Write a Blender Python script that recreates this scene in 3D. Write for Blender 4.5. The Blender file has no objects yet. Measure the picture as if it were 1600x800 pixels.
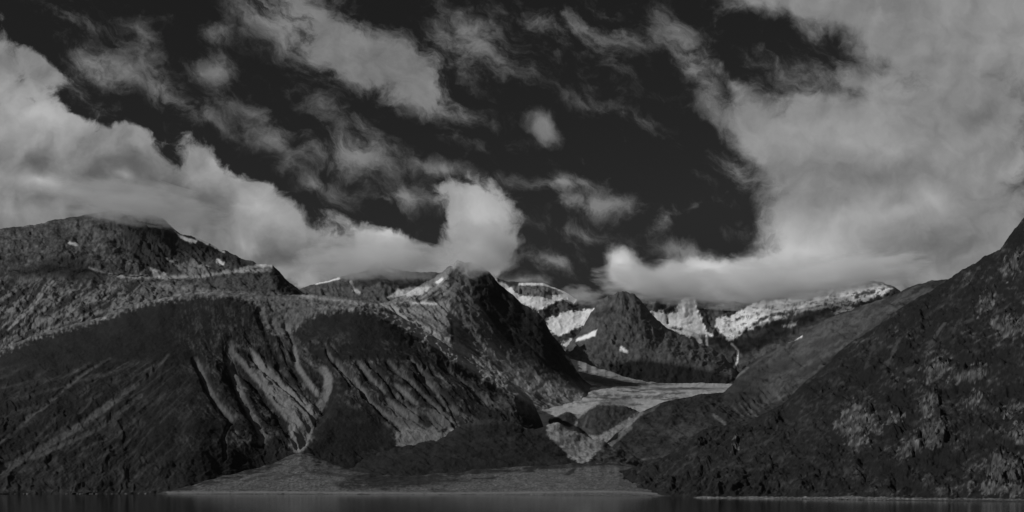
import bpy, math, random
import numpy as np

# ---------------------------------------------------------------- camera, sun, exposure
sc = bpy.context.scene
F = 1715.0      # focal length in pixels of a 1600 px wide frame
HY = 763.0      # row of the true horizon
CH = 12.0       # camera height above the fjord, metres

cd = bpy.data.cameras.new("camera")
cam = bpy.data.objects.new("camera", cd)
sc.collection.objects.link(cam)
cam.location = (0, 0, CH)
cam.rotation_euler = (math.radians(90), 0, 0)
cd.sensor_fit = 'HORIZONTAL'
cd.sensor_width = 36.0
cd.lens = 36.0 * F / 1600.0
cd.shift_y = (HY - 400.0) / 1600.0
cd.clip_start = 1.0
cd.clip_end = 120000.0
sc.camera = cam

sc.view_settings.view_transform = 'Standard'
sc.view_settings.look = 'None'
sc.view_settings.gamma = 1.0
sc.view_settings.use_curve_mapping = False
sc.view_settings.exposure = -1.0

SUN_DIR = np.array([-0.78, -0.40, 0.48]); SUN_DIR /= np.linalg.norm(SUN_DIR)
sl = bpy.data.lights.new("sun", 'SUN')
sl.energy = 5.0
sl.angle = math.radians(0.5)
sl.color = (1.0, 1.0, 1.0)      # monochrome photograph
sun = bpy.data.objects.new("sun", sl)
sc.collection.objects.link(sun)
sun.location = (-500, -200, 900)
import mathutils
sun.rotation_euler = mathutils.Vector(SUN_DIR.tolist()).to_track_quat('Z', 'Y').to_euler()
SUN_ELEV = math.asin(SUN_DIR[2])
SUN_ROT = math.atan2(SUN_DIR[0], SUN_DIR[1])

cy = sc.cycles
cy.use_denoising = True
cy.max_bounces = 5
cy.diffuse_bounces = 2
cy.glossy_bounces = 3
cy.volume_bounces = 6
cy.transparent_max_bounces = 8
cy.volume_max_steps = 96
cy.use_adaptive_sampling = True
cy.adaptive_threshold = 0.01

# ---------------------------------------------------------------- node helpers
class NT:
    def __init__(s, tree):
        s.t = tree; s.n = tree.nodes; s.l = tree.links
    def _set(s, sock, v):
        if hasattr(v, 'links'): s.l.new(v, sock)
        else: sock.default_value = v
    def math(s, op, a, b=None, c=None, clamp=False):
        n = s.n.new('ShaderNodeMath'); n.operation = op; n.use_clamp = clamp
        s._set(n.inputs[0], a)
        if b is not None: s._set(n.inputs[1], b)
        if c is not None: s._set(n.inputs[2], c)
        return n.outputs[0]
    def vmath(s, op, a, b=None, scale=None):
        n = s.n.new('ShaderNodeVectorMath'); n.operation = op
        s._set(n.inputs[0], a)
        if b is not None: s._set(n.inputs[1], b)
        if scale is not None: s._set(n.inputs['Scale'], scale)
        return n.outputs[1] if op in ('LENGTH', 'DOT_PRODUCT') else n.outputs[0]
    def comb(s, x, y, z=0.0):
        n = s.n.new('ShaderNodeCombineXYZ')
        for i, v in enumerate((x, y, z)): s._set(n.inputs[i], v)
        return n.outputs[0]
    def mapping(s, v, loc=(0, 0, 0), rot=0.0, scale=(1, 1, 1), kind='TEXTURE'):
        n = s.n.new('ShaderNodeMapping'); n.vector_type = kind
        s.l.new(v, n.inputs['Vector'])
        n.inputs['Location'].default_value = loc
        n.inputs['Rotation'].default_value = (0, 0, rot)
        n.inputs['Scale'].default_value = scale
        return n.outputs[0]
    def noise(s, v, scale, detail=6, rough=0.55, dist=0.0, out=0, dim='3D', lac=2.0):
        n = s.n.new('ShaderNodeTexNoise'); n.noise_dimensions = dim
        s.l.new(v, n.inputs['Vector'])
        n.inputs['Scale'].default_value = scale
        n.inputs['Detail'].default_value = detail
        n.inputs['Roughness'].default_value = rough
        n.inputs['Distortion'].default_value = dist
        n.inputs['Lacunarity'].default_value = lac
        return n.outputs[out]
    def smooth(s, v, a, b, lo=0.0, hi=1.0):
        n = s.n.new('ShaderNodeMapRange'); n.interpolation_type = 'SMOOTHSTEP'
        s._set(n.inputs['Value'], v)
        s._set(n.inputs['From Min'], a); s._set(n.inputs['From Max'], b)
        s._set(n.inputs['To Min'], lo); s._set(n.inputs['To Max'], hi)
        return n.outputs[0]
    def blobs(s, vec, blobs):
        """sum of soft ellipses (cx, cy, rx, ry, angle in degrees, weight)"""
        acc = 0.0
        for (cx, cy_, rx, ry, rot, w) in blobs:
            m = s.mapping(vec, (cx, cy_, 0), math.radians(rot), (rx, ry, 1))
            g = s.n.new('ShaderNodeTexGradient'); g.gradient_type = 'QUADRATIC_SPHERE'
            s.l.new(m, g.inputs[0])
            acc = s.math('MULTIPLY_ADD', g.outputs[1], w, acc)
        return acc
    def mixf(s, f, a, b):
        n = s.n.new('ShaderNodeMix'); n.data_type = 'FLOAT'
        s._set(n.inputs[0], f); s._set(n.inputs[2], a); s._set(n.inputs[3], b)
        return n.outputs[0]

# ---------------------------------------------------------------- world: dark filtered sky and cloud banks
# Directions are described by where they meet a plane one unit ahead of the origin (east = x, up = z),
# in units of 100 px of a 1600 px frame: u = 8 + 17.15 x/y, v = 7.63 - 17.15 z/y.
world = bpy.data.worlds.new("World")
sc.world = world
world.use_nodes = True
world.node_tree.nodes.clear()
W = NT(world.node_tree)
geo = W.n.new('ShaderNodeTexCoord')
sep = W.n.new('ShaderNodeSeparateXYZ'); W.l.new(geo.outputs['Generated'], sep.inputs[0])
dx, dy, dz = sep.outputs
yy = W.math('MAXIMUM', dy, 0.3)
u = W.math('MULTIPLY_ADD', W.math('DIVIDE', dx, yy), 17.15, 8.0)
v = W.math('MULTIPLY_ADD', W.math('DIVIDE', dz, yy), -17.15, 7.63)
P = W.comb(u, v, 0.0)
# domain warps
wn1 = W.noise(P, 0.9, 5, 0.55, 0.0, out=1)
wn1 = W.vmath('SCALE', W.vmath('SUBTRACT', wn1, (0.5, 0.5, 0.5)), scale=1.0)
Pw = W.vmath('ADD', P, wn1)
# streaked coordinates: wind runs from upper left to lower right
Ps = W.mapping(Pw, (0, 0, 0), math.radians(32), (2.2, 1.0, 1.0))

BANK = [ # low banks: cx, cy, rx, ry, angle, weight
 (-0.6, 2.9, 3.4, 2.1, 20, 1.5), (1.0, 3.0, 2.6, 1.7, 25, 1.3), (2.4, 3.3, 2.1, 1.45, 30, 1.2), (3.6, 3.6, 1.9, 1.35, 25, 1.2),
 (4.6, 3.9, 1.7, 1.15, 20, 1.2), (5.8, 3.9, 1.2, 0.95, 0, 1.2), (5.2, 3.3, 1.0, 0.5, 15, 0.5), (1.0, 1.9, 1.5, 0.7, 35, 0.75), (1.9, 2.3, 0.9, 0.6, 35, 0.6),
 (3.2, 2.5, 1.1, 0.75, 35, 0.85), (4.0, 2.95, 0.9, 0.6, 35, 0.7), (2.0, 2.1, 0.9, 0.6, 35, 0.5), (-0.4, 0.9, 1.8, 1.0, 35, 1.5), (0.75, 1.05, 1.3, 0.5, 35, 0.75), (-0.2, 0.2, 1.0, 0.5, 20, 0.6), (0.5, 4.0, 4.5, 1.0, 0, 1.2),
 (7.45, 3.45, 1.1, 1.15, 0, 1.35), (7.3, 4.05, 1.5, 0.7, 0, 1.0), (6.4, 4.25, 1.4, 0.6, 0, 1.0), (7.0, 2.95, 0.8, 0.5, 0, 0.5),
 # right bank
 (9.7, 4.1, 0.62, 0.6, 0, 1.15), (10.4, 4.35, 1.2, 0.55, 0, 1.4), (11.4, 4.4, 1.5, 0.65, 0, 1.4), (12.8, 4.2, 2.0, 1.2, 0, 1.5),
 (14.5, 3.7, 3.0, 2.0, 0, 1.5), (13.3, 3.1, 2.1, 1.5, 0, 1.3), (12.8, 1.9, 2.2, 1.25, -10, 0.95), (15.0, 2.0, 3.0, 2.4, 0, 1.3),
 (15.4, 0.3, 3.6, 2.0, 0, 1.2), (12.9, -0.1, 2.4, 1.2, 8, 1.25), (11.9, -0.3, 1.3, 0.8, 10, 0.95), (14.2, 0.5, 1.6, 0.8, 15, 0.9), (12.1, 2.6, 1.3, 1.0, 40, 0.8), (12.4, 3.4, 1.0, 0.7, 0, 0.7), (11.9, 2.0, 0.9, 0.6, 50, 0.5), (11.5, 1.3, 1.3, 0.42, 55, 0.55),
 (17.0, 4.0, 3.0, 2.0, 0, 1.2), (-3.0, 2.0, 3.0, 3.0, 0, 1.0), (9.0, 4.65, 1.0, 0.35, 0, 0.7),
 # holes
 (8.9, 3.9, 0.95, 0.5, 0, -0.9), (12.7, 1.1, 1.7, 0.42, 14, -0.92), (11.7, 0.6, 0.9, 0.40, 40, -0.4), (11.2, 3.4, 0.9, 0.55, 20, -0.9),
 (6.65, 3.6, 0.5, 0.24, 55, -0.75), (6.5, 4.15, 1.2, 0.5, 0, 0.8), (8.5, 4.3, 0.8, 0.28, 0, -0.5), (10.0, 3.5, 1.0, 0.5, 0, -0.7),
]
HIGH = [ # thin streaming cloud
 (4.6, 0.3, 2.2, 1.0, 30, 1.35), (5.6, 0.9, 2.2, 0.85, 35, 1.25), (6.7, 1.5, 1.6, 0.7, 35, 1.0), (7.5, 0.7, 1.7, 0.9, 25, 0.85), (8.4, 0.3, 1.4, 0.5, 25, 0.6), (6.3, 0.9, 1.6, 0.9, 30, 0.5),
 (3.35, 1.1, 0.7, 0.42, -15, 0.9), (3.3, 0.55, 0.5, 0.35, 0, 0.7), (2.2, 0.9, 1.1, 0.5, 30, 0.45), (1.4, 1.0, 1.1, 0.45, 30, 1.1), (2.4, 1.35, 1.3, 0.40, 30, 0.75), (0.9, 1.35, 1.2, 0.35, 35, 0.8), (1.9, 1.9, 1.1, 0.3, 35, 0.5), (5.2, 1.7, 1.8, 0.45, 30, 0.5), (6.9, 1.0, 1.3, 0.5, 35, 0.4), (1.2, 0.3, 1.2, 0.35, 20, 0.5), (3.9, 1.7, 1.6, 0.35, 25, 0.4), (4.9, 2.9, 1.2, 0.35, 20, 0.6), (7.0, 2.7, 1.6, 0.3, 12, 0.6), (8.9, 3.6, 1.1, 0.3, 10, 0.7), (2.2, 0.5, 1.0, 0.3, 35, 0.35),
 (5.6, 2.45, 1.5, 0.65, 15, 1.1), (4.3, 2.2, 1.5, 0.5, 25, 0.6), (3.0, 1.7, 1.2, 0.3, 25, 0.45),
 (6.3, 3.1, 1.2, 0.45, 10, 0.8), (8.5, 2.05, 0.5, 0.36, 50, 1.25), (9.2, 1.65, 1.1, 0.3, 20, 0.6), (10.0, 1.9, 0.8, 0.35, 20, 0.5),
 (9.3, 3.2, 1.5, 0.34, 4, 1.15), (8.7, 2.85, 1.2, 0.25, 5, 0.85), (8.6, 4.05, 1.2, 0.35, 10, 0.75), (8.2, 4.4, 1.2, 0.3, 0, 0.6),
 (10.35, 3.45, 0.42, 0.28, -35, 1.35), (10.75, 3.27, 0.35, 0.12, -30, 0.9), (10.6, 3.9, 1.1, 0.4, 10, 0.85), (9.5, 0.9, 1.5, 0.5, 50, 0.35),
 (10.8, 0.9, 1.5, 0.55, 52, 1.0), (9.8, 0.5, 1.2, 0.5, 40, 0.55), (12.6, 1.2, 2.0, 0.6, 12, 0.55), (13.3, 1.3, 0.8, 0.35, 10, 0.4), (9.0, 0.4, 1.3, 0.6, 30, 0.5), (11.3, 1.8, 1.0, 0.5, 60, 0.9), (11.5, 2.7, 1.0, 0.4, 50, 0.9), (11.6, 3.6, 0.6, 0.3, 0, 0.5),
 (13.5, 1.1, 2.2, 0.7, 10, 0.45), (7.2, 2.2, 0.9, 0.3, 20, 0.3),
]
TONE = [ # lighter and darker parts of the banks
 (0.6, 1.8, 2.0, 0.9, 20, 0.18), (1.8, 1.75, 0.45, 0.32, 35, 0.22), (2.2, 1.95, 0.3, 0.2, 35, 0.12), (3.6, 2.5, 1.3, 0.8, 35, 0.12), (0.6, 2.85, 0.75, 0.24, 12, 0.20), (1.95, 2.78, 0.5, 0.26, 8, 0.20), (1.9, 3.1, 0.4, 0.14, 5, 0.08),
 (2.5, 2.85, 2.3, 0.6, 25, -0.07), (2.2, 3.0, 2.6, 0.9, 25, -0.10), (0.6, 2.6, 2.0, 0.5, 10, -0.05), (1.9, 3.35, 2.4, 0.6, 0, -0.12), (4.2, 3.3, 1.2, 0.6, 10, 0.15), (4.5, 4.0, 1.4, 0.4, 0, -0.09), (0.3, 3.35, 1.0, 0.3, -10, 0.06),
 (5.9, 3.6, 1.0, 0.6, 0, 0.27), (7.55, 3.25, 1.0, 1.0, 0, 0.25), (6.9, 4.1, 1.0, 0.4, 0, 0.06), (3.8, 3.8, 0.6, 0.3, 20, 0.1),
 (9.7, 4.05, 0.8, 0.6, 0, 0.28), (11.0, 4.2, 2.0, 0.7, 0, 0.30), (12.6, 3.9, 1.9, 0.8, 0, 0.26), (11.3, 3.85, 0.5, 0.3, 0, 0.06), (12.2, 3.6, 0.6, 0.3, 0, 0.07), (13.9, 3.3, 1.9, 0.45, -8, 0.14), (14.6, 3.05, 0.8, 0.4, 30, 0.12),
 (14.5, 3.8, 1.6, 0.7, -10, -0.09), (13.3, 2.2, 1.8, 0.5, 0, 0.11), (13.6, 2.75, 1.8, 0.35, 0, -0.06), (15.3, 1.8, 0.9, 0.4, -20, -0.06), (15.8, 0.7, 1.5, 0.8, 0, 0.04),
 (15.8, 2.6, 1.2, 0.5, 0, 0.05), (12.9, 0.9, 1.5, 0.8, 0, -0.06), (-0.3, 0.9, 1.6, 0.8, 0, -0.06),
]
nb = W.noise(Pw, 0.75, 9, 0.58, 0.15)            # broad cloud breakup
nf = W.noise(Pw, 2.4, 7, 0.62, 0.3)              # fine fringe
ns = W.noise(Ps, 1.5, 9, 0.62, 0.35)             # wind-drawn streaks
Pb = W.vmath('ADD', P, W.vmath('SCALE', wn1, scale=0.45))
bank = W.blobs(Pb, BANK)
bank = W.math('MULTIPLY_ADD', W.math('SUBTRACT', nb, 0.5), 1.15, bank)
bank = W.math('MULTIPLY_ADD', W.math('SUBTRACT', nf, 0.5), 0.70, bank)
bank = W.math('MULTIPLY_ADD', W.math('SUBTRACT', ns, 0.5), 0.35, bank)
soft = W.smooth(u, 6.5, 10.5)                     # crisp heaped edge on the left, ragged and soft on the right
a_bank = W.smooth(bank, W.mixf(soft, 0.34, 0.20), W.mixf(soft, 0.60, 0.78))
high = W.blobs(Pb, HIGH)
high = W.math('MULTIPLY', high, W.smooth(ns, 0.32, 0.62, 0.30, 1.25))
high = W.math('MULTIPLY_ADD', W.math('SUBTRACT', nf, 0.5), 0.60, high)
high = W.math('MULTIPLY_ADD', W.math('SUBTRACT', ns, 0.5), 0.55, high)
high = W.math('MULTIPLY_ADD', W.math('SUBTRACT', nb, 0.5), 0.45, high)
nm = W.noise(Ps, 3.6, 8, 0.66, 0.25)
high = W.math('MULTIPLY_ADD', W.math('SUBTRACT', nm, 0.5), 0.9, high)
a_high = W.smooth(high, 0.06, 1.05, 0.0, 0.90)
# billow relief: difference of two shifted samples of the same noise, lighter toward the sun
nA = W.noise(Pw, 1.15, 6, 0.5, 0.0)
Pn = W.vmath('ADD', Pw, (-0.16, -0.13, 0.0))
nB = W.noise(Pn, 1.15, 6, 0.5, 0.0)
relief = W.math('SUBTRACT', nA, nB)
tone = W.blobs(Pb, TONE)
tone = W.math('ADD', tone, 0.225)
tone = W.math('MULTIPLY_ADD', relief, W.mixf(soft, 0.34, 0.22), tone)
tone = W.math('MULTIPLY_ADD', W.math('SUBTRACT', nb, 0.5), 0.10, tone)
tone = W.math('MULTIPLY_ADD', W.math('SUBTRACT', nf, 0.5), 0.09, tone)
tone = W.math('MULTIPLY_ADD', W.math('SUBTRACT', tone, 0.26), 1.22, 0.275)
tone = W.math('SMOOTH_MAX', tone, 0.10, 0.12)
tone_h = W.math('MULTIPLY_ADD', relief, 0.25, 0.205)
tone_h = W.math('MULTIPLY_ADD', W.math('SUBTRACT', nm, 0.5), 0.16, tone_h)
skyn = W.n.new('ShaderNodeTexSky'); skyn.sky_type = 'NISHITA'
skyn.sun_disc = False; skyn.sun_elevation = SUN_ELEV; skyn.sun_rotation = SUN_ROT
skyn.air_density = 1.0; skyn.dust_density = 0.4; skyn.altitude = 100
sr = W.n.new('ShaderNodeSeparateColor'); W.l.new(skyn.outputs[0], sr.inputs[0])
skyv = W.math('MULTIPLY', sr.outputs[0], 0.020)     # red-filtered sky: only the red channel, as the film saw it
skyv = W.math('MINIMUM', W.math('MAXIMUM', skyv, 0.024), 0.044)
c1 = W.mixf(a_high, skyv, W.math('MULTIPLY', tone_h, 2.0))
c2 = W.mixf(a_bank, c1, W.math('MULTIPLY', tone, 2.0))
# elsewhere overhead and behind: plain broken cloud
gn = W.noise(geo.outputs['Generated'], 2.2, 6, 0.55, 0.2)
gen = W.mixf(W.smooth(gn, 0.42, 0.62), skyv, 0.34)
front = W.smooth(dy, 0.60, 0.78)
col = W.mixf(front, gen, c2)
col = W.mixf(W.smooth(dz, -0.05, 0.0), 0.05, col)
bg = W.n.new('ShaderNodeBackground'); W.l.new(col, bg.inputs['Color']); bg.inputs['Strength'].default_value = 1.0
wo = W.n.new('ShaderNodeOutputWorld'); W.l.new(bg.outputs[0], wo.inputs['Surface'])
world.cycles.sampling_method = 'MANUAL'
world.cycles.sample_map_resolution = 512
#@@TERRAIN
# ---------------------------------------------------------------- numpy noise
_rs = np.random.RandomState(7)
_perm = _rs.permutation(256); _perm = np.concatenate([_perm, _perm, _perm])
_ang = _rs.rand(256) * 2 * np.pi
_gx, _gy = np.cos(_ang), np.sin(_ang)
def perlin(x, y):
    xi = np.floor(x).astype(np.int64); yi = np.floor(y).astype(np.int64)
    xf = x - xi; yf = y - yi; xi &= 255; yi &= 255
    a = xf * xf * xf * (xf * (xf * 6 - 15) + 10); b = yf * yf * yf * (yf * (yf * 6 - 15) + 10)
    def g(ix, iy, fx, fy):
        h = _perm[_perm[ix & 255] + (iy & 255)]
        return _gx[h] * fx + _gy[h] * fy
    n00 = g(xi, yi, xf, yf); n10 = g(xi + 1, yi, xf - 1, yf)
    n01 = g(xi, yi + 1, xf, yf - 1); n11 = g(xi + 1, yi + 1, xf - 1, yf - 1)
    return 1.5 * ((n00 * (1 - a) + n10 * a) * (1 - b) + (n01 * (1 - a) + n11 * a) * b)
def fbm(x, y, octs=5, gain=0.5, seed=0.0):
    s = np.zeros_like(x); a = 1.0; t = 0.0; f = 1.0
    for k in range(octs):
        s += a * perlin(x * f + 17.3 * k + seed, y * f - 9.1 * k + seed * 1.7); t += a; a *= gain; f *= 2.03
    return s / t
def ridged(x, y, octs=5, gain=0.5, seed=0.0):
    """0..1, sharp crests"""
    s = np.zeros_like(x); a = 1.0; t = 0.0; f = 1.0
    for k in range(octs):
        n = 1 - np.abs(perlin(x * f + 31.7 * k + seed, y * f + 5.3 * k - seed))
        s += a * n * n; t += a; a *= gain; f *= 2.07
    return s / t
def sstep(a, b, x):
    t = np.clip((x - a) / (b - a), 0, 1); return t * t * (3 - 2 * t)

# shapes on a slope, given by the bearing and elevation (px, py) at which they are seen from the camera's shore
def seg_dist(px, py, pts):
    d = np.full(px.shape, 1e9)
    for (x0, y0), (x1, y1) in zip(pts[:-1], pts[1:]):
        vx, vy = x1 - x0, y1 - y0; L = vx * vx + vy * vy + 1e-9
        t = np.clip(((px - x0) * vx + (py - y0) * vy) / L, 0, 1)
        d = np.minimum(d, np.hypot(px - x0 - t * vx, py - y0 - t * vy))
    return d
def poly_sd(px, py, pts):
    """signed distance, positive inside"""
    d = seg_dist(px, py, pts + [pts[0]])
    ins = np.zeros(px.shape, bool)
    for (x0, y0), (x1, y1) in zip(pts, pts[1:] + [pts[0]]):
        if y0 == y1: continue
        c = ((y0 > py) != (y1 > py)) & (px < (x1 - x0) * (py - y0) / (y1 - y0) + x0)
        ins ^= c
    return np.where(ins, d, -d)
def _bbox(px, py, pts, m):
    xs = [p[0] for p in pts]; ys = [p[1] for p in pts]
    return (px > min(xs) - m) & (px < max(xs) + m) & (py > min(ys) - m) & (py < max(ys) + m)
def stroke(px, py, pts, w, soft=1.0, jit=None, jamp=0.0):
    out = np.zeros(px.shape); m = _bbox(px, py, pts, w * 2 + 8)
    if not m.any(): return out
    d = seg_dist(px[m], py[m], pts)
    if jit is not None: d = d + jit[m] * jamp
    out[m] = 1 - sstep(w * 0.5 - soft, w * 0.5 + soft, d); return out
def poly(px, py, pts, soft=2.0, jit=None, jamp=0.0):
    out = np.zeros(px.shape); m = _bbox(px, py, pts, 20)
    if not m.any(): return out
    d = poly_sd(px[m], py[m], pts)
    if jit is not None: d = d + jit[m] * jamp
    out[m] = sstep(-soft, soft, d); return out

def curve(pts, x, sigma):
    pts = sorted(pts); xp = [p[0] for p in pts]; yp = [p[1] for p in pts]
    step = x[1] - x[0]; n = int(max(1, round(3 * sigma / step)))
    xe = np.concatenate([x[0] + step * np.arange(-n, 0), x, x[-1] + step * np.arange(1, n + 1)])
    y = np.interp(xe, xp, yp)
    if sigma <= 0: return y[n:-n]
    k = np.exp(-0.5 * (np.arange(-n, n + 1) * step / sigma) ** 2); k /= k.sum()
    return np.convolve(y, k, 'valid')

def to_world(px, py, D):
    return (px - 800.0) * D / F, D, CH - (py - HY) * D / F

def grid_mesh(name, X, Y, Z, attrs, mat):
    nv, nu = X.shape
    co = np.stack([X, Y, Z], -1).reshape(-1, 3).astype(np.float32)
    i = np.arange(nu * nv).reshape(nv, nu)
    q = np.stack([i[:-1, :-1], i[:-1, 1:], i[1:, 1:], i[1:, :-1]], -1).reshape(-1, 4).astype(np.int32)
    me = bpy.data.meshes.new(name)
    me.vertices.add(len(co)); me.vertices.foreach_set("co", co.ravel())
    me.loops.add(q.size); me.loops.foreach_set("vertex_index", q.ravel())
    me.polygons.add(len(q)); me.polygons.foreach_set("loop_start", np.arange(0, q.size, 4, dtype=np.int32))
    me.update(calc_edges=True)
    me.polygons.foreach_set("use_smooth", np.ones(len(q), bool))
    for k, a in attrs.items():
        at = me.attributes.new(k, 'FLOAT', 'POINT'); at.data.foreach_set("value", np.ascontiguousarray(a, np.float32).ravel())
    me.materials.append(mat)
    ob = bpy.data.objects.new(name, me); sc.collection.objects.link(ob)
    return ob

def catmull(rows, counts):
    """rows: list of 1-D arrays; dense rows through them (monotone-ish cubic, limited tangents)"""
    R = np.stack(rows); n = len(rows); out = []
    seg = R[1:] - R[:-1]
    tan = np.zeros_like(R); tan[0] = seg[0]; tan[-1] = seg[-1]
    for k in range(1, n - 1):
        tan[k] = 0.5 * (seg[k - 1] + seg[k])
    for k in range(n - 1):
        for t in np.arange(counts[k]) / counts[k]:
            t2, t3 = t * t, t * t * t
            out.append((2 * t3 - 3 * t2 + 1) * R[k] + (t3 - 2 * t2 + t) * tan[k] + (-2 * t3 + 3 * t2) * R[k + 1] + (t3 - t2) * tan[k + 1])
    out.append(R[-1]); return np.stack(out)

def massif(name, label, x0, x1, rows, disp, paint, mat, step=1.35, vstep=1.35, sig=4, crest_sig=1.5, back=900, crest_amp=0.25, crest_w=14.0, vmin=6, jit=1.2, joct=5):
    """One mountain as a heightfield over bearing and distance: rows run from its foot to its crest (curves of apparent height, each with its own
    distance curve), followed by a real back slope."""
    x = np.arange(x0, x1 + step, step)
    PY, DD = [], []
    for k, (pts, dp) in enumerate(rows):
        PY.append(curve(pts, x, crest_sig if k == len(rows) - 1 else sig))
        DD.append(curve(dp, x, 25) if isinstance(dp, list) else np.full(x.shape, float(dp)))
    js = (x0 * 0.37 + rows[0][1][0][1] * 0.01) if isinstance(rows[0][1], list) else x0 * 0.37
    PY[-1] = PY[-1] + jit * (fbm(x / 22.0, np.full_like(x, js), joct, 0.6) * 2.4)
    counts = [max(vmin, int(np.abs(PY[k + 1] - PY[k]).max() / vstep)) for k in range(len(rows) - 1)]
    py = catmull(PY, counts); D = catmull(DD, counts)
    px = np.broadcast_to(x, py.shape).copy()
    crest = py[-1]
    X, Y, Z = to_world(px, py, D)
    nz = np.clip(np.abs(py - crest) / crest_w, 0, 1)
    amp = crest_amp + (1 - crest_amp) * nz
    smooth_ = 1 - 0.7 * paint(px, py, X, Y)[1]
    Z = Z + disp(px, py, X, Y) * smooth_ * amp * D / F
    pf = HY - (Z - CH) * F / D
    # back slope
    nb_ = 14
    Xb, Yb, Zb, Pb_ = [], [], [], []
    for k in range(1, nb_ + 1):
        t = k / nb_
        Db = D[-1] + back * t
        Zk = Z[-1] * (1 - t) ** 1.3 + (-40) * t + perlin(X[-1] / 90.0, np.full_like(X[-1], k * 0.7)) * 14 * math.sin(math.pi * t)
        Zk = np.minimum(Zk, CH + (Z[-1] - CH) * 0.999 * Db / D[-1])
        Xb.append((x - 800) * Db / F); Yb.append(Db); Zb.append(Zk); Pb_.append(pf[-1])
    Xa = np.concatenate([X, np.stack(Xb)]); Ya = np.concatenate([Y, np.stack(Yb)]); Za = np.concatenate([Z, np.stack(Zb)])
    alb, snow = paint(px, pf, X, Y)
    alb = np.concatenate([alb, np.repeat(alb[-1:], nb_, 0)]); snow = np.concatenate([snow, np.repeat(snow[-1:], nb_, 0)])
    ob = grid_mesh(name, Xa, Ya, Za, {"albedo": alb, "snow": snow}, mat)
    ob["kind"] = "structure"; ob["label"] = label
    return ob

# ---------------------------------------------------------------- materials
def terrain_material(name, grit, bump, scale):
    m = bpy.data.materials.new(name); m.use_nodes = True; T = NT(m.node_tree); T.n.clear()
    tc = T.n.new('ShaderNodeTexCoord'); pos = tc.outputs['Object']
    a = T.n.new('ShaderNodeAttribute'); a.attribute_name = "albedo"
    s = T.n.new('ShaderNodeAttribute'); s.attribute_name = "snow"
    n1 = T.noise(pos, 1.0 / scale, 6, 0.65, 0.2)
    n2 = T.noise(pos, 1.0 / (scale * 6), 4, 0.6, 0.3)
    g = T.math('ADD', T.math('MULTIPLY', T.math('SUBTRACT', n1, 0.5), grit), T.math('MULTIPLY', T.math('SUBTRACT', n2, 0.5), grit * 0.8))
    g = T.math('MAXIMUM', T.math('ADD', g, 1.0), 0.25)
    g = T.mixf(s.outputs['Fac'], g, 1.0)
    c = T.math('MULTIPLY', a.outputs['Fac'], g)
    cc = T.comb(c, c, c)
    b = T.n.new('ShaderNodeBsdfPrincipled')
    T.l.new(cc, b.inputs['Base Color'])
    b.inputs['Roughness'].default_value = 0.95
    b.inputs['Specular IOR Level'].default_value = 0.12
    bm = T.n.new('ShaderNodeBump'); bm.inputs['Strength'].default_value = bump; bm.inputs['Distance'].default_value = scale * 0.6
    T.l.new(n1, bm.inputs['Height']); T.l.new(bm.outputs[0], b.inputs['Normal'])
    o = T.n.new('ShaderNodeOutputMaterial'); T.l.new(b.outputs[0], o.inputs[0])
    return m
M_far = terrain_material("far_rock", 0.55, 0.3, 22.0)
M_mid = terrain_material("mountain_rock", 1.1, 0.6, 9.0)
M_near = terrain_material("heath_and_rock", 1.1, 0.6, 5.0)
M_gravel = terrain_material("gravel", 0.8, 0.4, 5.0)

SHADED_HEATH, ROCK, SCREE, SNOW = 0.020, 0.14, 0.26, 0.88  # heath value is darkened to hold the cloud shadow lying on the slopes
def mixa(a, b, m): return a * (1 - m) + b * m

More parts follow.
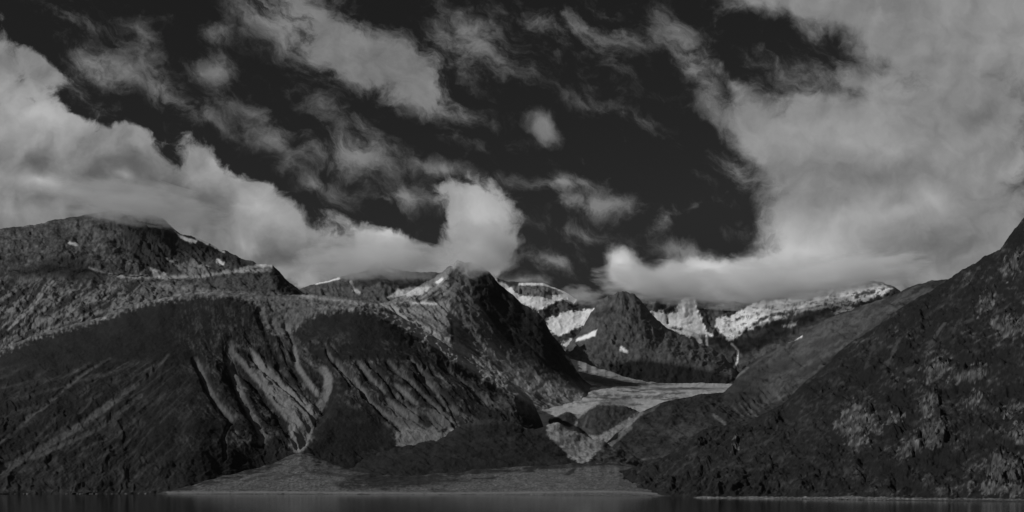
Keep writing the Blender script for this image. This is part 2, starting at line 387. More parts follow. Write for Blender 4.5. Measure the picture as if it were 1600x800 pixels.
# ================================================================= far range with glaciers
def disp_far(px, py, X, Y):
    s = px * 1.0 + 0.5 * (py - 500)
    w = fbm(px / 30.0, py / 20.0, 3, 0.5, 7.0) * 14
    return (ridged((s + w) / 46.0, (py + w) / 34.0, 5, 0.55, 3.0) - 0.5) * 13 + fbm(px / 16.0, py / 9.0, 5, 0.62, 2.0) * 6
def paint_far(px, py, X, Y):
    j = fbm(px / 9.0, py / 6.0, 4, 0.6, 5.0); j2 = fbm(px / 24.0, py / 10.0, 4, 0.6, 9.0)
    al = 0.062 * np.exp(1.1 * j2 + 0.9 * j)
    sn = np.zeros(px.shape)
    P_ = lambda pts, s=1.4, ja=7.0: poly(px, py, pts, s, j, ja)
    for pts in [
        [(762,424),(770,430),(787,444),(800,449),(812,462),(830,464),(870,461),(885,456),(905,465),(897,476),(880,467),(860,475),(842,485),(832,483),(812,475),(790,458),(770,440)],
        [(851,500),(872,492),(890,486),(915,484),(930,482),(926,496),(912,508),(890,518),(870,525),(860,520)],
        [(877,534),(905,527),(935,514),(934,522),(900,532),(885,540)],
        [(1119,497),(1140,494),(1162,484),(1178,473),(1205,470),(1241,464),(1287,455),(1334,448),(1375,444),(1395,450),(1389,456),(1350,471),(1303,479),(1275,484),(1250,488),(1225,496),(1200,504),(1178,512),(1160,518),(1147,531),(1134,528),(1119,515)],
        [(1300,488),(1318,482),(1348,478),(1340,484),(1310,493)], [(1225,506),(1246,502),(1244,508),(1226,510)],
    ]: sn = np.maximum(sn, P_(pts))
    for pts in [[(1012,500),(1030,492),(1052,490),(1058,478),(1066,464),(1085,464),(1092,492),(1100,505),(1104,520),(1095,527),(1070,524),(1050,520),(1030,512)],
                [(1018,488),(1036,486),(1040,500),(1025,505)]]: sn = np.maximum(sn, P_(pts, 1.6, 8.0))
    sn = np.maximum(sn, stroke(px, py, [(812,444),(850,444),(868,450),(882,457)], 4, 1, j, 1.5))
    cliff = poly(px, py, [(798,447),(815,446),(850,447),(870,453),(876,459),(850,463),(820,462),(806,458)], 1.2, j, 2)
    cl = ridged(px / 9.0, py / 40.0, 4, 0.6, 6.0)
    sn = sn * (1 - cliff * sstep(0.35, 0.6, cl)); al = mixa(al, 0.09 + 0.10 * cl, cliff)
    j3 = fbm(px / 12.0, py / 3.6, 5, 0.68, 13.0); right = sstep(1115, 1150, px)
    sn = sn * (1 - right * sstep(0.04, 0.24, j3 + 0.25 * fbm(px / 26.0, py / 9.0, 3, 0.5, 14.0)) * 0.9)
    for pts, w in [([(1175,508),(1190,500),(1205,492),(1240,488)], 5), ([(1338,463),(1350,458),(1366,456)], 6), ([(1150,500),(1162,497)], 4), ([(1198,478),(1206,482)], 4), ([(1052,512),(1062,514)], 5), ([(1040,488),(1044,505)], 3), ([(1088,470),(1098,500),(1112,515)], 4)]:
        sn = sn * (1 - stroke(px, py, pts, w, 1.5, j, 4))
    for pts, w in [([(1088,524),(1094,534)], 7), ([(1104,524),(1105,546)], 3.2), ([(1098,518),(1112,524)], 4),
                   ([(1143,537),(1153,548),(1152,566)], 2.2), ([(1152,566),(1144,578)], 2.6), ([(972,544),(978,548)], 4)]:
        sn = np.maximum(sn, stroke(px, py, pts, w, 1.2, j, 1.5))
    # rock ribs showing through snow
    sn = sn * sstep(-0.70, -0.45, j + 0.3 * j2)
    # shaded step above the valley floor, its shade painted into the albedo
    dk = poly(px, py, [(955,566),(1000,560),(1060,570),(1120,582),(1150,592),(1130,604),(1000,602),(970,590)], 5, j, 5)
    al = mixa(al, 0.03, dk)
    ice = SNOW * (1 - 0.55 * sstep(1150, 1200, px) * (1 - sstep(1300, 1350, px)) * (1 - sstep(488, 500, py)) * np.clip(1 + 1.4 * j3, 0, 1))
    return np.clip(mixa(al, ice, sn), 0.02, 0.9), sn
D_crest = [(600,470),(700,440),(760,424),(770,430),(790,440),(812,441),(835,441),(850,443),(870,450),(885,457),(905,470),(925,472),(955,462),(970,455),(985,460),(1010,466),(1040,464),(1070,460),(1100,470),(1130,470),(1160,474),(1180,474),(1200,462),(1240,450),(1280,442),(1320,438),(1350,438),(1378,441),(1395,447),(1410,458),(1440,466),(1600,460)]
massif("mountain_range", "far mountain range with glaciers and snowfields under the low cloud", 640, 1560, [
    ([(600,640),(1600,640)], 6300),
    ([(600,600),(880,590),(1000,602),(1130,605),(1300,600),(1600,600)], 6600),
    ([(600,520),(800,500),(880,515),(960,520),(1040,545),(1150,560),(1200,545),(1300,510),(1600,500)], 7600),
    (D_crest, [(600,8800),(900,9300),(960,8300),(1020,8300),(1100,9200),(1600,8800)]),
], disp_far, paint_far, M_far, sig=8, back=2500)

# dark pyramid in front of the glaciers
def disp_pyr(px, py, X, Y):
    r = np.hypot(px - 968, (py - 450) * 1.2); th = np.arctan2(py - 445, px - 968)
    w = fbm(px / 26.0, py / 22.0, 4, 0.6, 9.0)
    return (ridged(th * 2.6 + w * 0.8, r / 55.0 + w, 5, 0.5, 8.0) - 0.5) * 8 + fbm(px / 16.0, py / 12.0, 4, 0.5, 2.0) * 4
def paint_pyr(px, py, X, Y):
    j = fbm(px / 8.0, py / 6.0, 4, 0.6, 15.0)
    th = np.arctan2(py - 445, px - 968)
    w = fbm(px / 20.0, py / 18.0, 4, 0.6, 19.0)
    al = 0.078 * np.exp(0.9 * (ridged(th * 5.0 + w, np.hypot(px - 968, py - 445) / 40.0 + w, 4, 0.6, 2.0) - 0.5) + 0.8 * j)
    al = mixa(al, 0.035, poly(px, py, [(920,500),(950,462),(975,452),(965,480),(930,520),(900,545)], 5, j, 8) * 0)
    sn = stroke(px, py, [(970,545),(979,549)], 5, 1.5, j, 3)
    sn = np.maximum(sn, poly(px, py, [(900,530),(934,514),(930,525),(900,534)], 1.2, j, 2))
    al = mixa(al, 0.013, poly(px, py, [(950,570),(1000,562),(1060,570),(1130,584),(1150,594),(1130,606),(1000,604),(965,590)], 5, j, 5))  # step shadow along the pyramid's foot, painted as dark albedo
    return np.clip(mixa(al, SNOW, sn), 0.02, 0.9), sn
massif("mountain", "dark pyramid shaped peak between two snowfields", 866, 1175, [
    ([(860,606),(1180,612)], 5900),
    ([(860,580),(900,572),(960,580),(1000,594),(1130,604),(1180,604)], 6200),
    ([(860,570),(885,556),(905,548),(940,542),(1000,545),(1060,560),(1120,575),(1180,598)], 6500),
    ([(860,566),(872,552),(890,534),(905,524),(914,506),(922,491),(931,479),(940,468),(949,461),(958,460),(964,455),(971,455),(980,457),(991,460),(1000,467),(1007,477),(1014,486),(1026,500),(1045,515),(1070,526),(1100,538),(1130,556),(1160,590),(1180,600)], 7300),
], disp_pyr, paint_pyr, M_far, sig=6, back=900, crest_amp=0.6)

# saddle mountain behind the shelf
def disp_sad(px, py, X, Y):
    return (ridged((px - 0.4 * py) / 26.0, py / 30.0, 5, 0.55, 12.0) - 0.5) * 9 + fbm(px / 8.0, py / 6.0, 4, 0.6, 2.0) * 3
def paint_sad(px, py, X, Y):
    j = fbm(px / 7.0, py / 5.0, 4, 0.6, 25.0)
    al = 0.085 * np.exp(1.0 * j)
    sn = np.maximum.reduce([stroke(px, py, [(493,443),(515,439),(530,435)], 3, 1.2, j, 2.0), stroke(px, py, [(548,440),(552,452),(562,457)], 4, 1.5, j, 3) * 0.5,
        poly(px, py, [(530,424),(545,420),(552,416),(550,424),(536,430)], 1.2, j, 3), stroke(px, py, [(594,408),(600,418),(612,424)], 4, 1.2, j, 3),
        poly(px, py, [(605,465),(622,452),(650,448),(675,445),(660,458),(640,464)], 1.5, j, 3) * 0.6])
    return np.clip(mixa(al, SNOW, sn), 0.03, 0.9), sn
massif("mountain", "low saddle mountain with snow streaks half lost in cloud", 440, 760, [
    ([(440,490),(760,500)], 5000), ([(440,470),(760,485)], 5300),
    ([(440,462),(480,448),(500,442),(530,433),(570,424),(594,404),(612,420),(640,425),(680,425),(760,430)], 6400),
], disp_sad, paint_sad, M_far, sig=6, back=1200)

# ================================================================= upper left mountain
def disp_B(px, py, X, Y):
    lowl = sstep(430, 470, py) * (1 - sstep(230, 330, px))
    s = px + 0.95 * py
    w = fbm(px / 40.0, py / 30.0, 4, 0.6, 11.0) * 16
    a = (ridged((s + w) / 40.0, (py - 0.3 * px) / 80.0, 5, 0.62, 2.0) - 0.5) * 11 * lowl + fbm(px / 9.0, py / 7.0, 4, 0.65, 12.0) * 3.5 * lowl
    s2 = px - 0.75 * py
    up = sstep(150, 230, px) * (1 - sstep(330, 430, px)) * (1 - sstep(425, 445, py))
    b = (ridged((s2 + w) / 34.0, py / 70.0, 5, 0.55, 6.0) - 0.5) * 13 * up
    return a + b + fbm(px / 26.0, py / 16.0, 5, 0.62, 4.0) * 9
def paint_B(px, py, X, Y):
    j = fbm(px / 8.0, py / 6.0, 4, 0.62, 35.0); j2 = fbm(px / 34.0, py / 20.0, 4, 0.6, 39.0)
    jf = fbm(px / 3.5, py / 3.0, 3, 0.6, 37.0)
    al = 0.074 * np.exp(1.0 * j2 + 1.2 * j + 0.8 * jf)
    lowl = sstep(420, 450, py) * (1 - sstep(260, 340, px))
    s = px + 0.95 * py
    w = fbm(px / 40.0, py / 30.0, 4, 0.6, 11.0) * 16
    rl = ridged((s + w) / 17.0, (py - 0.3 * px) / 60.0, 4, 0.65, 5.0)
    al = al * (1 - lowl) + lowl * (0.028 + 0.17 * sstep(0.42, 0.85, rl + 0.25 * j) + 0.03 * j)
    for pts, w_, c, a in [([(70,438),(58,460),(44,484),(20,510),(-10,535)], 9, .022, .9), ([(170,472),(155,478),(134,491)], 10, .022, .85), ([(120,500),(90,512)], 5, .025, .7), ([(115,425),(135,450)], 6, .03, .5),
                          ([(82,440),(70,455),(56,474),(34,496),(12,516)], 2.6, .26, .95), ([(150,452),(120,470),(85,490),(50,512)], 2.4, .2, .7), ([(200,462),(160,488),(110,500),(70,516)], 2.4, .2, .7), ([(240,448),(225,470),(200,478)], 2.2, .2, .6)]:
        al = mixa(al, c, stroke(px, py, pts, w_, 1.4, j, 3) * a)
    al = mixa(al, 0.15, poly(px, py, [(225,440),(330,445),(410,460),(300,462),(220,476),(205,470)], 5, j, 9) * .7)
    # crags of the summit's right side, away from the sun: shade painted into albedo
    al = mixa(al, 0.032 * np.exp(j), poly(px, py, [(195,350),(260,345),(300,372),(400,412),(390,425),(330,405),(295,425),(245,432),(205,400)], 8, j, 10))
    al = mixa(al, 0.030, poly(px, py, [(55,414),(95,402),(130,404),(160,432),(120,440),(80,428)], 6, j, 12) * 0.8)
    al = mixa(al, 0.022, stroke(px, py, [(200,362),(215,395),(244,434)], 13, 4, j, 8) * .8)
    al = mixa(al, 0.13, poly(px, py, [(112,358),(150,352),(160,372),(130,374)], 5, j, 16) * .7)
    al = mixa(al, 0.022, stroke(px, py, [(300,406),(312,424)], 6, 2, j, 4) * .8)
    # pale bench and screes
    for pts, w, a in [([(190,432),(250,434),(310,432),(360,424),(420,422)], 8, .9), ([(140,419),(165,427),(195,433)], 4, .9), ([(250,445),(300,452),(400,458)], 6, .5),
                      ([(420,458),(460,462)], 6, .8), ([(355,426),(400,416),(425,418)], 8, .9), ([(235,420),(262,432)], 6, .9), ([(262,405),(300,428)], 4, .7),
                      ([(110,380),(122,384)], 4, .9), ([(75,440),(50,475),(20,505)], 3, .8), ([(0,512),(60,478),(110,452)], 2.5, .5), ([(170,470),(120,500),(60,520)], 2.5, .5)]:
        al = mixa(al, 0.30, stroke(px, py, pts, w * .6, 1.6, j, 4) * a)
    al = mixa(al, 0.26, stroke(px, py, [(262,462),(300,459),(330,458),(380,460),(420,465)], 3, 1.2, j, 2) * .8)
    al = mixa(al, 0.20 + 0.15 * j, poly(px, py, [(262,404),(285,412),(305,404),(325,418),(330,428),(290,430)], 3, j, 8) * 0.8)
    # small knob: grey left, right flank darkened with painted shade
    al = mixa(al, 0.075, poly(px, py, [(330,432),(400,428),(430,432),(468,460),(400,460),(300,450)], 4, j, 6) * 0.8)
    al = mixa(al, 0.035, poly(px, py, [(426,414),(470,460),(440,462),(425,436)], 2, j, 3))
    sn = np.maximum.reduce([poly(px, py, [(272,360),(283,368),(308,376),(306,380),(288,376),(278,368)], 1.0, j, 2), stroke(px, py, [(308,372),(325,381)], 4, 1, j, 2),
        stroke(px, py, [(330,383),(350,394)], 2.5, 1, j, 2), stroke(px, py, [(340,408),(348,412)], 6, 1.5, j, 3) * .8, stroke(px, py, [(108,379),(120,382)], 4, 1, j, 2)*.6,
        stroke(px, py, [(402,414),(424,415)], 4, 1.5, j, 3) * .5, poly(px, py, [(232,417),(262,428),(250,434),(240,432)], 1.5, j, 3) * .4])
    return np.clip(mixa(al, SNOW, sn), 0.03, 0.9), sn
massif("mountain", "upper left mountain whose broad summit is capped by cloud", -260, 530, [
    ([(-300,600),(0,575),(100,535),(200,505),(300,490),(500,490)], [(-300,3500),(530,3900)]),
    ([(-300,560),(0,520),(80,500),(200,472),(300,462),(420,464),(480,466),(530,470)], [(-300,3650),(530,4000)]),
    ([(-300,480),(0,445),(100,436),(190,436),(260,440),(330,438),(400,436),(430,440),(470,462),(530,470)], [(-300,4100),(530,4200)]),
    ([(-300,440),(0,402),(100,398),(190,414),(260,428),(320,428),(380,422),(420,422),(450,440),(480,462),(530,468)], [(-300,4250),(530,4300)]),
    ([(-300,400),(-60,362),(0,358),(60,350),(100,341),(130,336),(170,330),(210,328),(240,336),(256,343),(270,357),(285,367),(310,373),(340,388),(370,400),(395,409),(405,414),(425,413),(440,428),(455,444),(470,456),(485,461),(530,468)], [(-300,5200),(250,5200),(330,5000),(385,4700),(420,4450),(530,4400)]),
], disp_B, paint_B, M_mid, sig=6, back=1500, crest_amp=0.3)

# ================================================================= central peak
def disp_C(px, py, X, Y):
    s = px - 0.80 * py
    w = fbm(px / 30.0, py / 24.0, 4, 0.6, 23.0) * 14
    lf = 1 - 0.45 * sstep(735, 800, px)
    return ((ridged((s + w) / 30.0, (py + w) / 80.0, 5, 0.6, 22.0) - 0.5) * 12 + fbm(px / 18.0, py / 12.0, 5, 0.58, 4.0) * 4.5) * lf
def paint_C(px, py, X, Y):
    j = fbm(px / 8.0, py / 6.0, 4, 0.62, 45.0)
    s = px - 0.80 * py
    st = ridged(s / 12.0, py / 120.0, 4, 0.6, 31.0) - 0.5
    w = fbm(px / 30.0, py / 24.0, 4, 0.6, 24.0) * 10
    band = ridged((py - 0.66 * px + w * .6) / 8.0, (px + py) / 150.0, 4, 0.62, 33.0)
    fan_ = ridged((py + 0.7 * px + w) / 9.0, (px - py) / 60.0, 4, 0.62, 34.0)
    low = sstep(-20, 40, py - (500 + 0.62 * (px - 700)))
    al = 0.100 * np.exp(0.8 * j + 1.0 * st) * (1 - low) + low * (0.095 + 0.22 * sstep(0.40, 0.85, band + 0.2 * j))
    al = mixa(al, 0.04 + 0.22 * sstep(0.4, 0.8, fan_ + 0.2 * j), poly(px, py, [(600,480),(640,455),(690,425),(715,405),(716,430),(700,460),(712,490),(660,490)], 6) )
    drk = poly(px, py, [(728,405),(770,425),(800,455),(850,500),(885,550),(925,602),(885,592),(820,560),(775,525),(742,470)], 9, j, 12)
    al = mixa(al, 0.017 + 0.05 * np.clip(st - 0.1, 0, 1), drk)  # flank turned from the sun: its shade is put into the albedo
    al = mixa(al, 0.32 * np.exp(0.7 * j), stroke(px, py, [(590,480),(640,484),(690,494),(712,506)], 9, 2.5, j, 6) * .6)
    al = mixa(al, 0.32 * np.exp(0.7 * j), stroke(px, py, [(610,482),(650,504),(705,540),(750,566),(810,598),(850,616)], 8, 2.5, j, 6) * .75)
    al = mixa(al, 0.012, stroke(px, py, [(706,502),(708,532)], 5, 1.5, j, 2))
    for pts, w_, a in [([(770,478),(800,515),(850,560)], 2.5, .5), ([(745,470),(775,515),(800,540)], 2, .4), ([(714,425),(710,470)], 2.5, .5), ([(790,545),(830,570)], 2, .4)]: al = mixa(al, 0.11, stroke(px, py, pts, w_, 1.2, j, 3) * a)
    for pts, w, a in [([(715,410),(695,428),(670,445),(640,460)], 9, .7), ([(645,473),(680,474),(705,478)], 5, .9), ([(690,440),(670,460),(640,474)], 5, .6),
                      ([(700,480),(712,492)], 12, .7), ([(708,498),(711,530)], 3.5, .6), ([(884,556),(905,580),(925,592)], 3, .6),
                      ([(712,535),(740,560),(790,590),(850,615)], 8, .6), ([(760,540),(800,575),(850,600),(900,612)], 14, .5), ([(820,598),(870,612),(905,622)], 22, .9)]:
        al = mixa(al, 0.30 * np.exp(0.8 * j), stroke(px, py, pts, w, 2.5, j, 6) * a)
    al = mixa(al, 0.20, poly(px, py, [(640,475),(700,470),(720,490),(712,505),(680,492)], 4, j, 8) * .7)
    sn = np.maximum.reduce([stroke(px, py, [(683,441),(690,437)], 5, 1, j, 2), poly(px, py, [(618,458),(640,450),(675,448),(660,460),(640,463)], 1.5, j, 4) * .5, stroke(px, py, [(646,473),(682,475)], 3, 1, j, 2) * .5])
    return np.clip(mixa(al, SNOW, sn), 0.025, 0.9), sn
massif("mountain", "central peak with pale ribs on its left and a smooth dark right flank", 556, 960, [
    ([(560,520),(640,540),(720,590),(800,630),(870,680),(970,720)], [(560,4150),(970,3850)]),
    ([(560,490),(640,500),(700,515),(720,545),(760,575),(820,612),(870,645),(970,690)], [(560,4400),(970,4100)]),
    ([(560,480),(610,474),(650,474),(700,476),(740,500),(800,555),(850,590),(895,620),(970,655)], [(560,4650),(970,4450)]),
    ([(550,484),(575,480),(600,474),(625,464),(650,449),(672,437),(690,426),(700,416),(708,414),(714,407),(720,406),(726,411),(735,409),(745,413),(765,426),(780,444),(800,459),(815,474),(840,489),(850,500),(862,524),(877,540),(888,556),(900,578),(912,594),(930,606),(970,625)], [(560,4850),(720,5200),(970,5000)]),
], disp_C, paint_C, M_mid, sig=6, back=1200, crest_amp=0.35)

# ================================================================= right middle slope and moraine hill
def disp_G(px, py, X, Y):
    up = sstep(1120, 1220, px)
    s = px + 1.2 * py
    st = (ridged((px - 1.15 * py) / 13.0, py / 60.0, 4, 0.55, 52.0) - 0.5) * 6 * poly(px, py, [(1090,640),(1190,610),(1260,600),(1200,660),(1100,650)], 12)
    return (ridged(s / 48.0, (py - .4 * px) / 90.0, 4, 0.5, 50.0) - 0.5) * 10 * up + fbm(px / 40.0, py / 18.0, 5, 0.6, 54.0) * 11 + st + fbm((px * .5 + py) / 12.0, (px - py) / 60.0, 4, 0.6, 57.0) * 5
def paint_G(px, py, X, Y):
    j = fbm(px / 10.0, py / 5.0, 4, 0.62, 55.0); j2 = fbm(px / 45.0, py / 14.0, 4, 0.6, 59.0)
    w = fbm(px / 40.0, py / 24.0, 4, 0.6, 51.0) * 14
    led = ridged((py + 0.50 * px + w) / 16.0, (px - py) / 120.0, 4, 0.6, 53.0)
    up = sstep(1150, 1230, px)
    al = 0.030 * np.exp(1.0 * j2 + 0.8 * j) * (1 - up) + up * (0.034 + 0.055 * sstep(0.40, 0.9, led + 0.2 * j))
    rib = poly(px, py, [(1160,590),(1200,560),(1290,505),(1400,462),(1440,470),(1360,515),(1290,560),(1240,600),(1200,620)], 14, j, 8)
    al = al + 0.022 * rib
    for pts, w, a, c in [([(1175,572),(1190,560),(1215,549),(1240,539),(1290,512),(1320,492)], 3, .35, .13), ([(1165,590),(1200,566),(1215,553)], 4, .4, .12), ([(1150,590),(1168,575)], 3, .6, .22),
                      ([(1145,655),(1166,632)], 2, 0, .2), ([(985,668),(960,690),(935,712)], 6, .6, .20), ([(1000,643),(965,674),(925,708)], 12, .9, .24),
                      ([(930,722),(1000,718),(1050,710)], 3, .6, .18), ([(1040,618),(1020,640),(990,652)], 5, .5, .16)]:
        al = mixa(al, c, stroke(px, py, pts, w, 1.5, j, 3) * a)
    for k in range(9):
        rk = random.Random(k * 7 + 3); x = 1146 + k * 8.5 + rk.uniform(-3, 3); y = 633 - k * 2.8 + rk.uniform(-3, 4); L_ = rk.uniform(0.5, 1.2)
        al = mixa(al, 0.12, stroke(px, py, [(x, y), (x + 11 * L_, y + 13 * L_), (x + 22 * L_, y + 23 * L_)], rk.uniform(1.4, 3.0), 1.2, j, 4) * rk.uniform(.3, .8))
    al = mixa(al, 0.12, stroke(px, py, [(1115,648),(1132,662)], 5, 1.5, j, 3))
    al = mixa(al, 0.08, poly(px, py, [(1040,670),(1075,660),(1090,680),(1050,690)], 6, j, 12) * .7)
    al = mixa(al, 0.04, poly(px, py, [(930,708),(1000,700),(1050,706),(1050,716),(940,720)], 5, j, 5) * .8)
    al = mixa(al, 0.035, poly(px, py, [(1150,600),(1180,575),(1240,560),(1230,575),(1190,595)], 4, j, 8) * .6)
    al = mixa(al, 0.04, stroke(px, py, [(1378,472),(1400,478),(1425,470)], 4, 1.5, j, 3) * .8)
    sn = stroke(px, py, [(1184,543),(1198,541),(1212,537),(1232,533),(1252,526)], 3.2, 1.2, fbm(px / 9.0, py / 4.0, 3, 0.6, 58.0), 2.2)
    return np.clip(mixa(al, SNOW, sn), 0.025, 0.9), sn
massif("mountain", "grey mountainside rising right above the valley floor with a rounded moraine hill at its foot", 890, 1560, [
    ([(890,735),(930,730),(1000,740),(1600,740)], 3000),
    ([(890,728),(930,722),(960,712),(1000,712),(1050,706),(1120,700),(1200,680),(1600,640)], 3200),
    ([(890,727),(925,712),(950,698),(975,680),(1000,664),(1040,650),(1100,642),(1150,640),(1200,628),(1300,560),(1400,500),(1480,470),(1600,450)], [(890,3220),(1000,3420),(1600,3700)]),
    ([(890,726),(910,722),(925,711),(940,700),(960,680),(985,656),(1000,645),(1030,630),(1060,622),(1100,615),(1130,612),(1145,600),(1155,582),(1175,566),(1200,549),(1230,537),(1250,526),(1270,512),(1290,499),(1320,486),(1350,477),(1380,468),(1400,461),(1420,448),(1434,442),(1455,439),(1481,436),(1600,430)], [(890,3250),(960,3330),(1010,3600),(1150,4800),(1300,4900),(1434,4300),(1600,4200)]),
], disp_G, paint_G, M_mid, sig=6, back=900, crest_amp=0.25)

# ================================================================= valley floor
def disp_E(px, py, X, Y):
    return fbm(px / 30.0, py / 8.0, 5, 0.55, 62.0) * 3.5
def paint_E(px, py, X, Y):
    j = fbm(px / 14.0, py / 3.5, 5, 0.62, 65.0); j2 = fbm(px / 40.0, py / 7.0, 4, 0.6, 69.0)
    al = 0.40 + 0.14 * j + 0.12 * j2
    al = mixa(al, 0.06, sstep(0.18, 0.4, j2 + 0.3 * j) * 0.7)
    al = mixa(al, 0.05, stroke(px, py, [(915,592),(950,598),(985,600)], 5, 2, j, 5) * .8)
    al = mixa(al, 0.06, stroke(px, py, [(1030,617),(1070,614)], 3, 1, j, 3) * .6)
    for k in range(14):
        rk = random.Random(k); x = rk.uniform(880, 1110); y = rk.uniform(600, 632); L_ = rk.uniform(15, 60)
        al = mixa(al, rk.choice([.06, .10, .14]), stroke(px, py, [(x - L_, y - L_ * .08), (x, y), (x + L_, y + rk.uniform(-2, 3))], rk.uniform(1.2, 3.2), 1.0, j, 5) * rk.uniform(.4, .85))
    al = mixa(al, 0.07 * np.exp(j), poly(px, py, [(905,578),(945,588),(1000,597),(1060,600),(985,606),(930,600),(905,592)], 3, j, 8) * .85)
    al = mixa(al, 0.05 * np.exp(j), poly(px, py, [(940,624),(985,620),(1000,632),(975,640),(930,640)], 3, j, 9) * .5)
    return np.clip(al, 0.04, 0.6), np.zeros(px.shape)
massif("terrain", "pale gravel floor of the hanging valley below the glaciers", 780, 1200, [
    ([(780,700),(860,690),(930,680),(1000,680),(1200,660)], [(780,3500),(1200,4000)]),
    ([(780,640),(860,650),(900,647),(940,640),(990,638),(1050,630),(1200,625)], [(780,3900),(1200,4300)]),
    ([(780,600),(860,612),(930,612),(1000,612),(1060,610),(1200,608)], [(780,4700),(1200,5000)]),
    ([(780,560),(880,558),(896,561),(915,568),(940,576),(960,582),(980,590),(1010,597),(1050,599),(1100,599),(1130,600),(1200,602)], 6000),
], disp_E, paint_E, M_gravel, sig=5, back=500, crest_amp=0.5)

# ================================================================= big front slope
def swirl(px, py): return sstep(240, 380, px + 0.15 * (py - 600))
FACE_GULLIES = [ # (path, width, pale amount, depth)
 ([(359,537),(362,575),(377,620),(400,661),(411,680),(408,690)], 9, .55, 5),
 ([(370,556),(400,590),(426,624),(452,656)], 7, .8, 5),
 ([(392,545),(430,580),(470,615),(490,636)], 3, .2, 5),
 ([(460,545),(464,571),(482,597),(497,616),(508,622)], 7, .8, 6), ([(505,578),(513,590),(512,610),(501,634),(482,660),(466,690)], 11, .9, 6),
 ([(306,560),(325,605),(344,635),(362,656)], 6, .45, 5), ([(362,656),(350,680),(352,715)], 3, .2, 3),
 ([(512,552),(530,575),(550,601)], 4, .55, 4), ([(561,567),(580,592),(600,612)], 5, .6, 4), ([(554,592),(576,627),(606,650),(629,669)], 5, .7, 5),
 ([(606,564),(625,585),(648,602)], 4, .45, 4), ([(617,601),(634,615),(650,630)], 6, .7, 4), ([(606,625),(630,645),(650,655),(668,668)], 6, .6, 4),
 ([(624,575),(650,605),(685,640)], 4, .4, 4), ([(660,590),(680,612),(699,638),(722,648)], 5, .5, 4), ([(690,570),(730,600),(760,630)], 5, .3, 4),
 ([(640,560),(670,590)], 3, .35, 3), ([(525,560),(560,600),(590,640)], 3, .2, 6), ([(575,560),(620,620),(665,655)], 3, .1, 6), ([(648,570),(700,625),(712,640)], 3, .1, 5),
 ([(425,500),(440,535),(458,570)], 4, .3, 2), ([(445,505),(455,525),(462,550)], 3, .3, 2), ([(405,490),(415,520),(440,565),(480,612)], 6, .0, 3),
 ([(150,571),(118,592),(84,622),(60,640),(24,672),(-10,700)], 3, .3, 1.2), ([(172,560),(140,578),(96,612),(66,640),(40,652)], 3, .25, 1.0), ([(206,605),(160,640),(110,675),(0,738)], 9, .36, 2),
 ([(220,618),(150,672),(60,712),(0,730)], 6, .28, 1.5), ([(250,620),(180,680),(120,705)], 3, .15, 1), ([(262,555),(240,580),(205,610)], 3, .25, 1),
]
def disp_A(px, py, X, Y):
    b = swirl(px, py)
    th = np.arctan2(py - 380, 520 - px)
    sL = th * 14.0; r = np.hypot(px - 520, py - 380)
    w = fbm(px / 60.0, py / 45.0, 4, 0.6, 72.0)
    calm = np.maximum.reduce([poly(px, py, [(225,600),(330,590),(360,660),(340,720),(240,700)], 25), poly(px, py, [(512,632),(560,640),(612,672),(614,698),(540,712),(490,700),(498,665)], 12),
                              poly(px, py, [(480,500),(560,492),(620,520),(680,560),(620,560),(520,545)], 18), 1 - sstep(520, 600, py + 0.25 * px) * 1.0]) * 0.8
    gl = (ridged(sL + w * 1.2, r / 110.0, 5, 0.58, 71.0) - 0.5) * 8 * sstep(540, 600, py)
    s = px - 0.78 * (py - 500)
    gr = (ridged((s + w * 26) / 30.0, py / 60.0, 5, 0.6, 73.0) - 0.5) * 13 * sstep(480, 560, py) * (1 - 0.6 * sstep(690, 730, py))
    crag = poly(px, py, [(-60,585),(0,552),(120,511),(250,471),(350,464),(412,500),(450,525),(500,490),(575,487),(660,532),(740,585),(830,632),(960,662),(960,560),(700,440),(-60,440)], 8)
    led = ridged((py - 0.60 * px + w * 12) / 16.0, (px + py) / 140.0, 4, 0.6, 79.0) - 0.5
    crag_r = crag * sstep(540, 620, px)
    d = crag_r * led * 9 + (gl * (1 - b) + gr * b) * (1 - calm) + fbm(px / 60.0, py / 40.0, 5, 0.5, 75.0) * 8 + fbm(px / 12.0, py / 9.0, 3, 0.6, 77.0) * 1.0 + crag * fbm(px / 11.0, py / 6.0, 4, 0.65, 78.0) * 5
    for pts, w, a, dep in FACE_GULLIES:
        m = stroke(px, py, pts, w * 1.7, w * 0.8)
        d = d - m * dep * 1.7
    # broad bowl feeding the fan
    d = d - 14 * poly(px, py, [(330,540),(500,560),(520,620),(480,690),(455,690),(400,640)], 22)
    return d
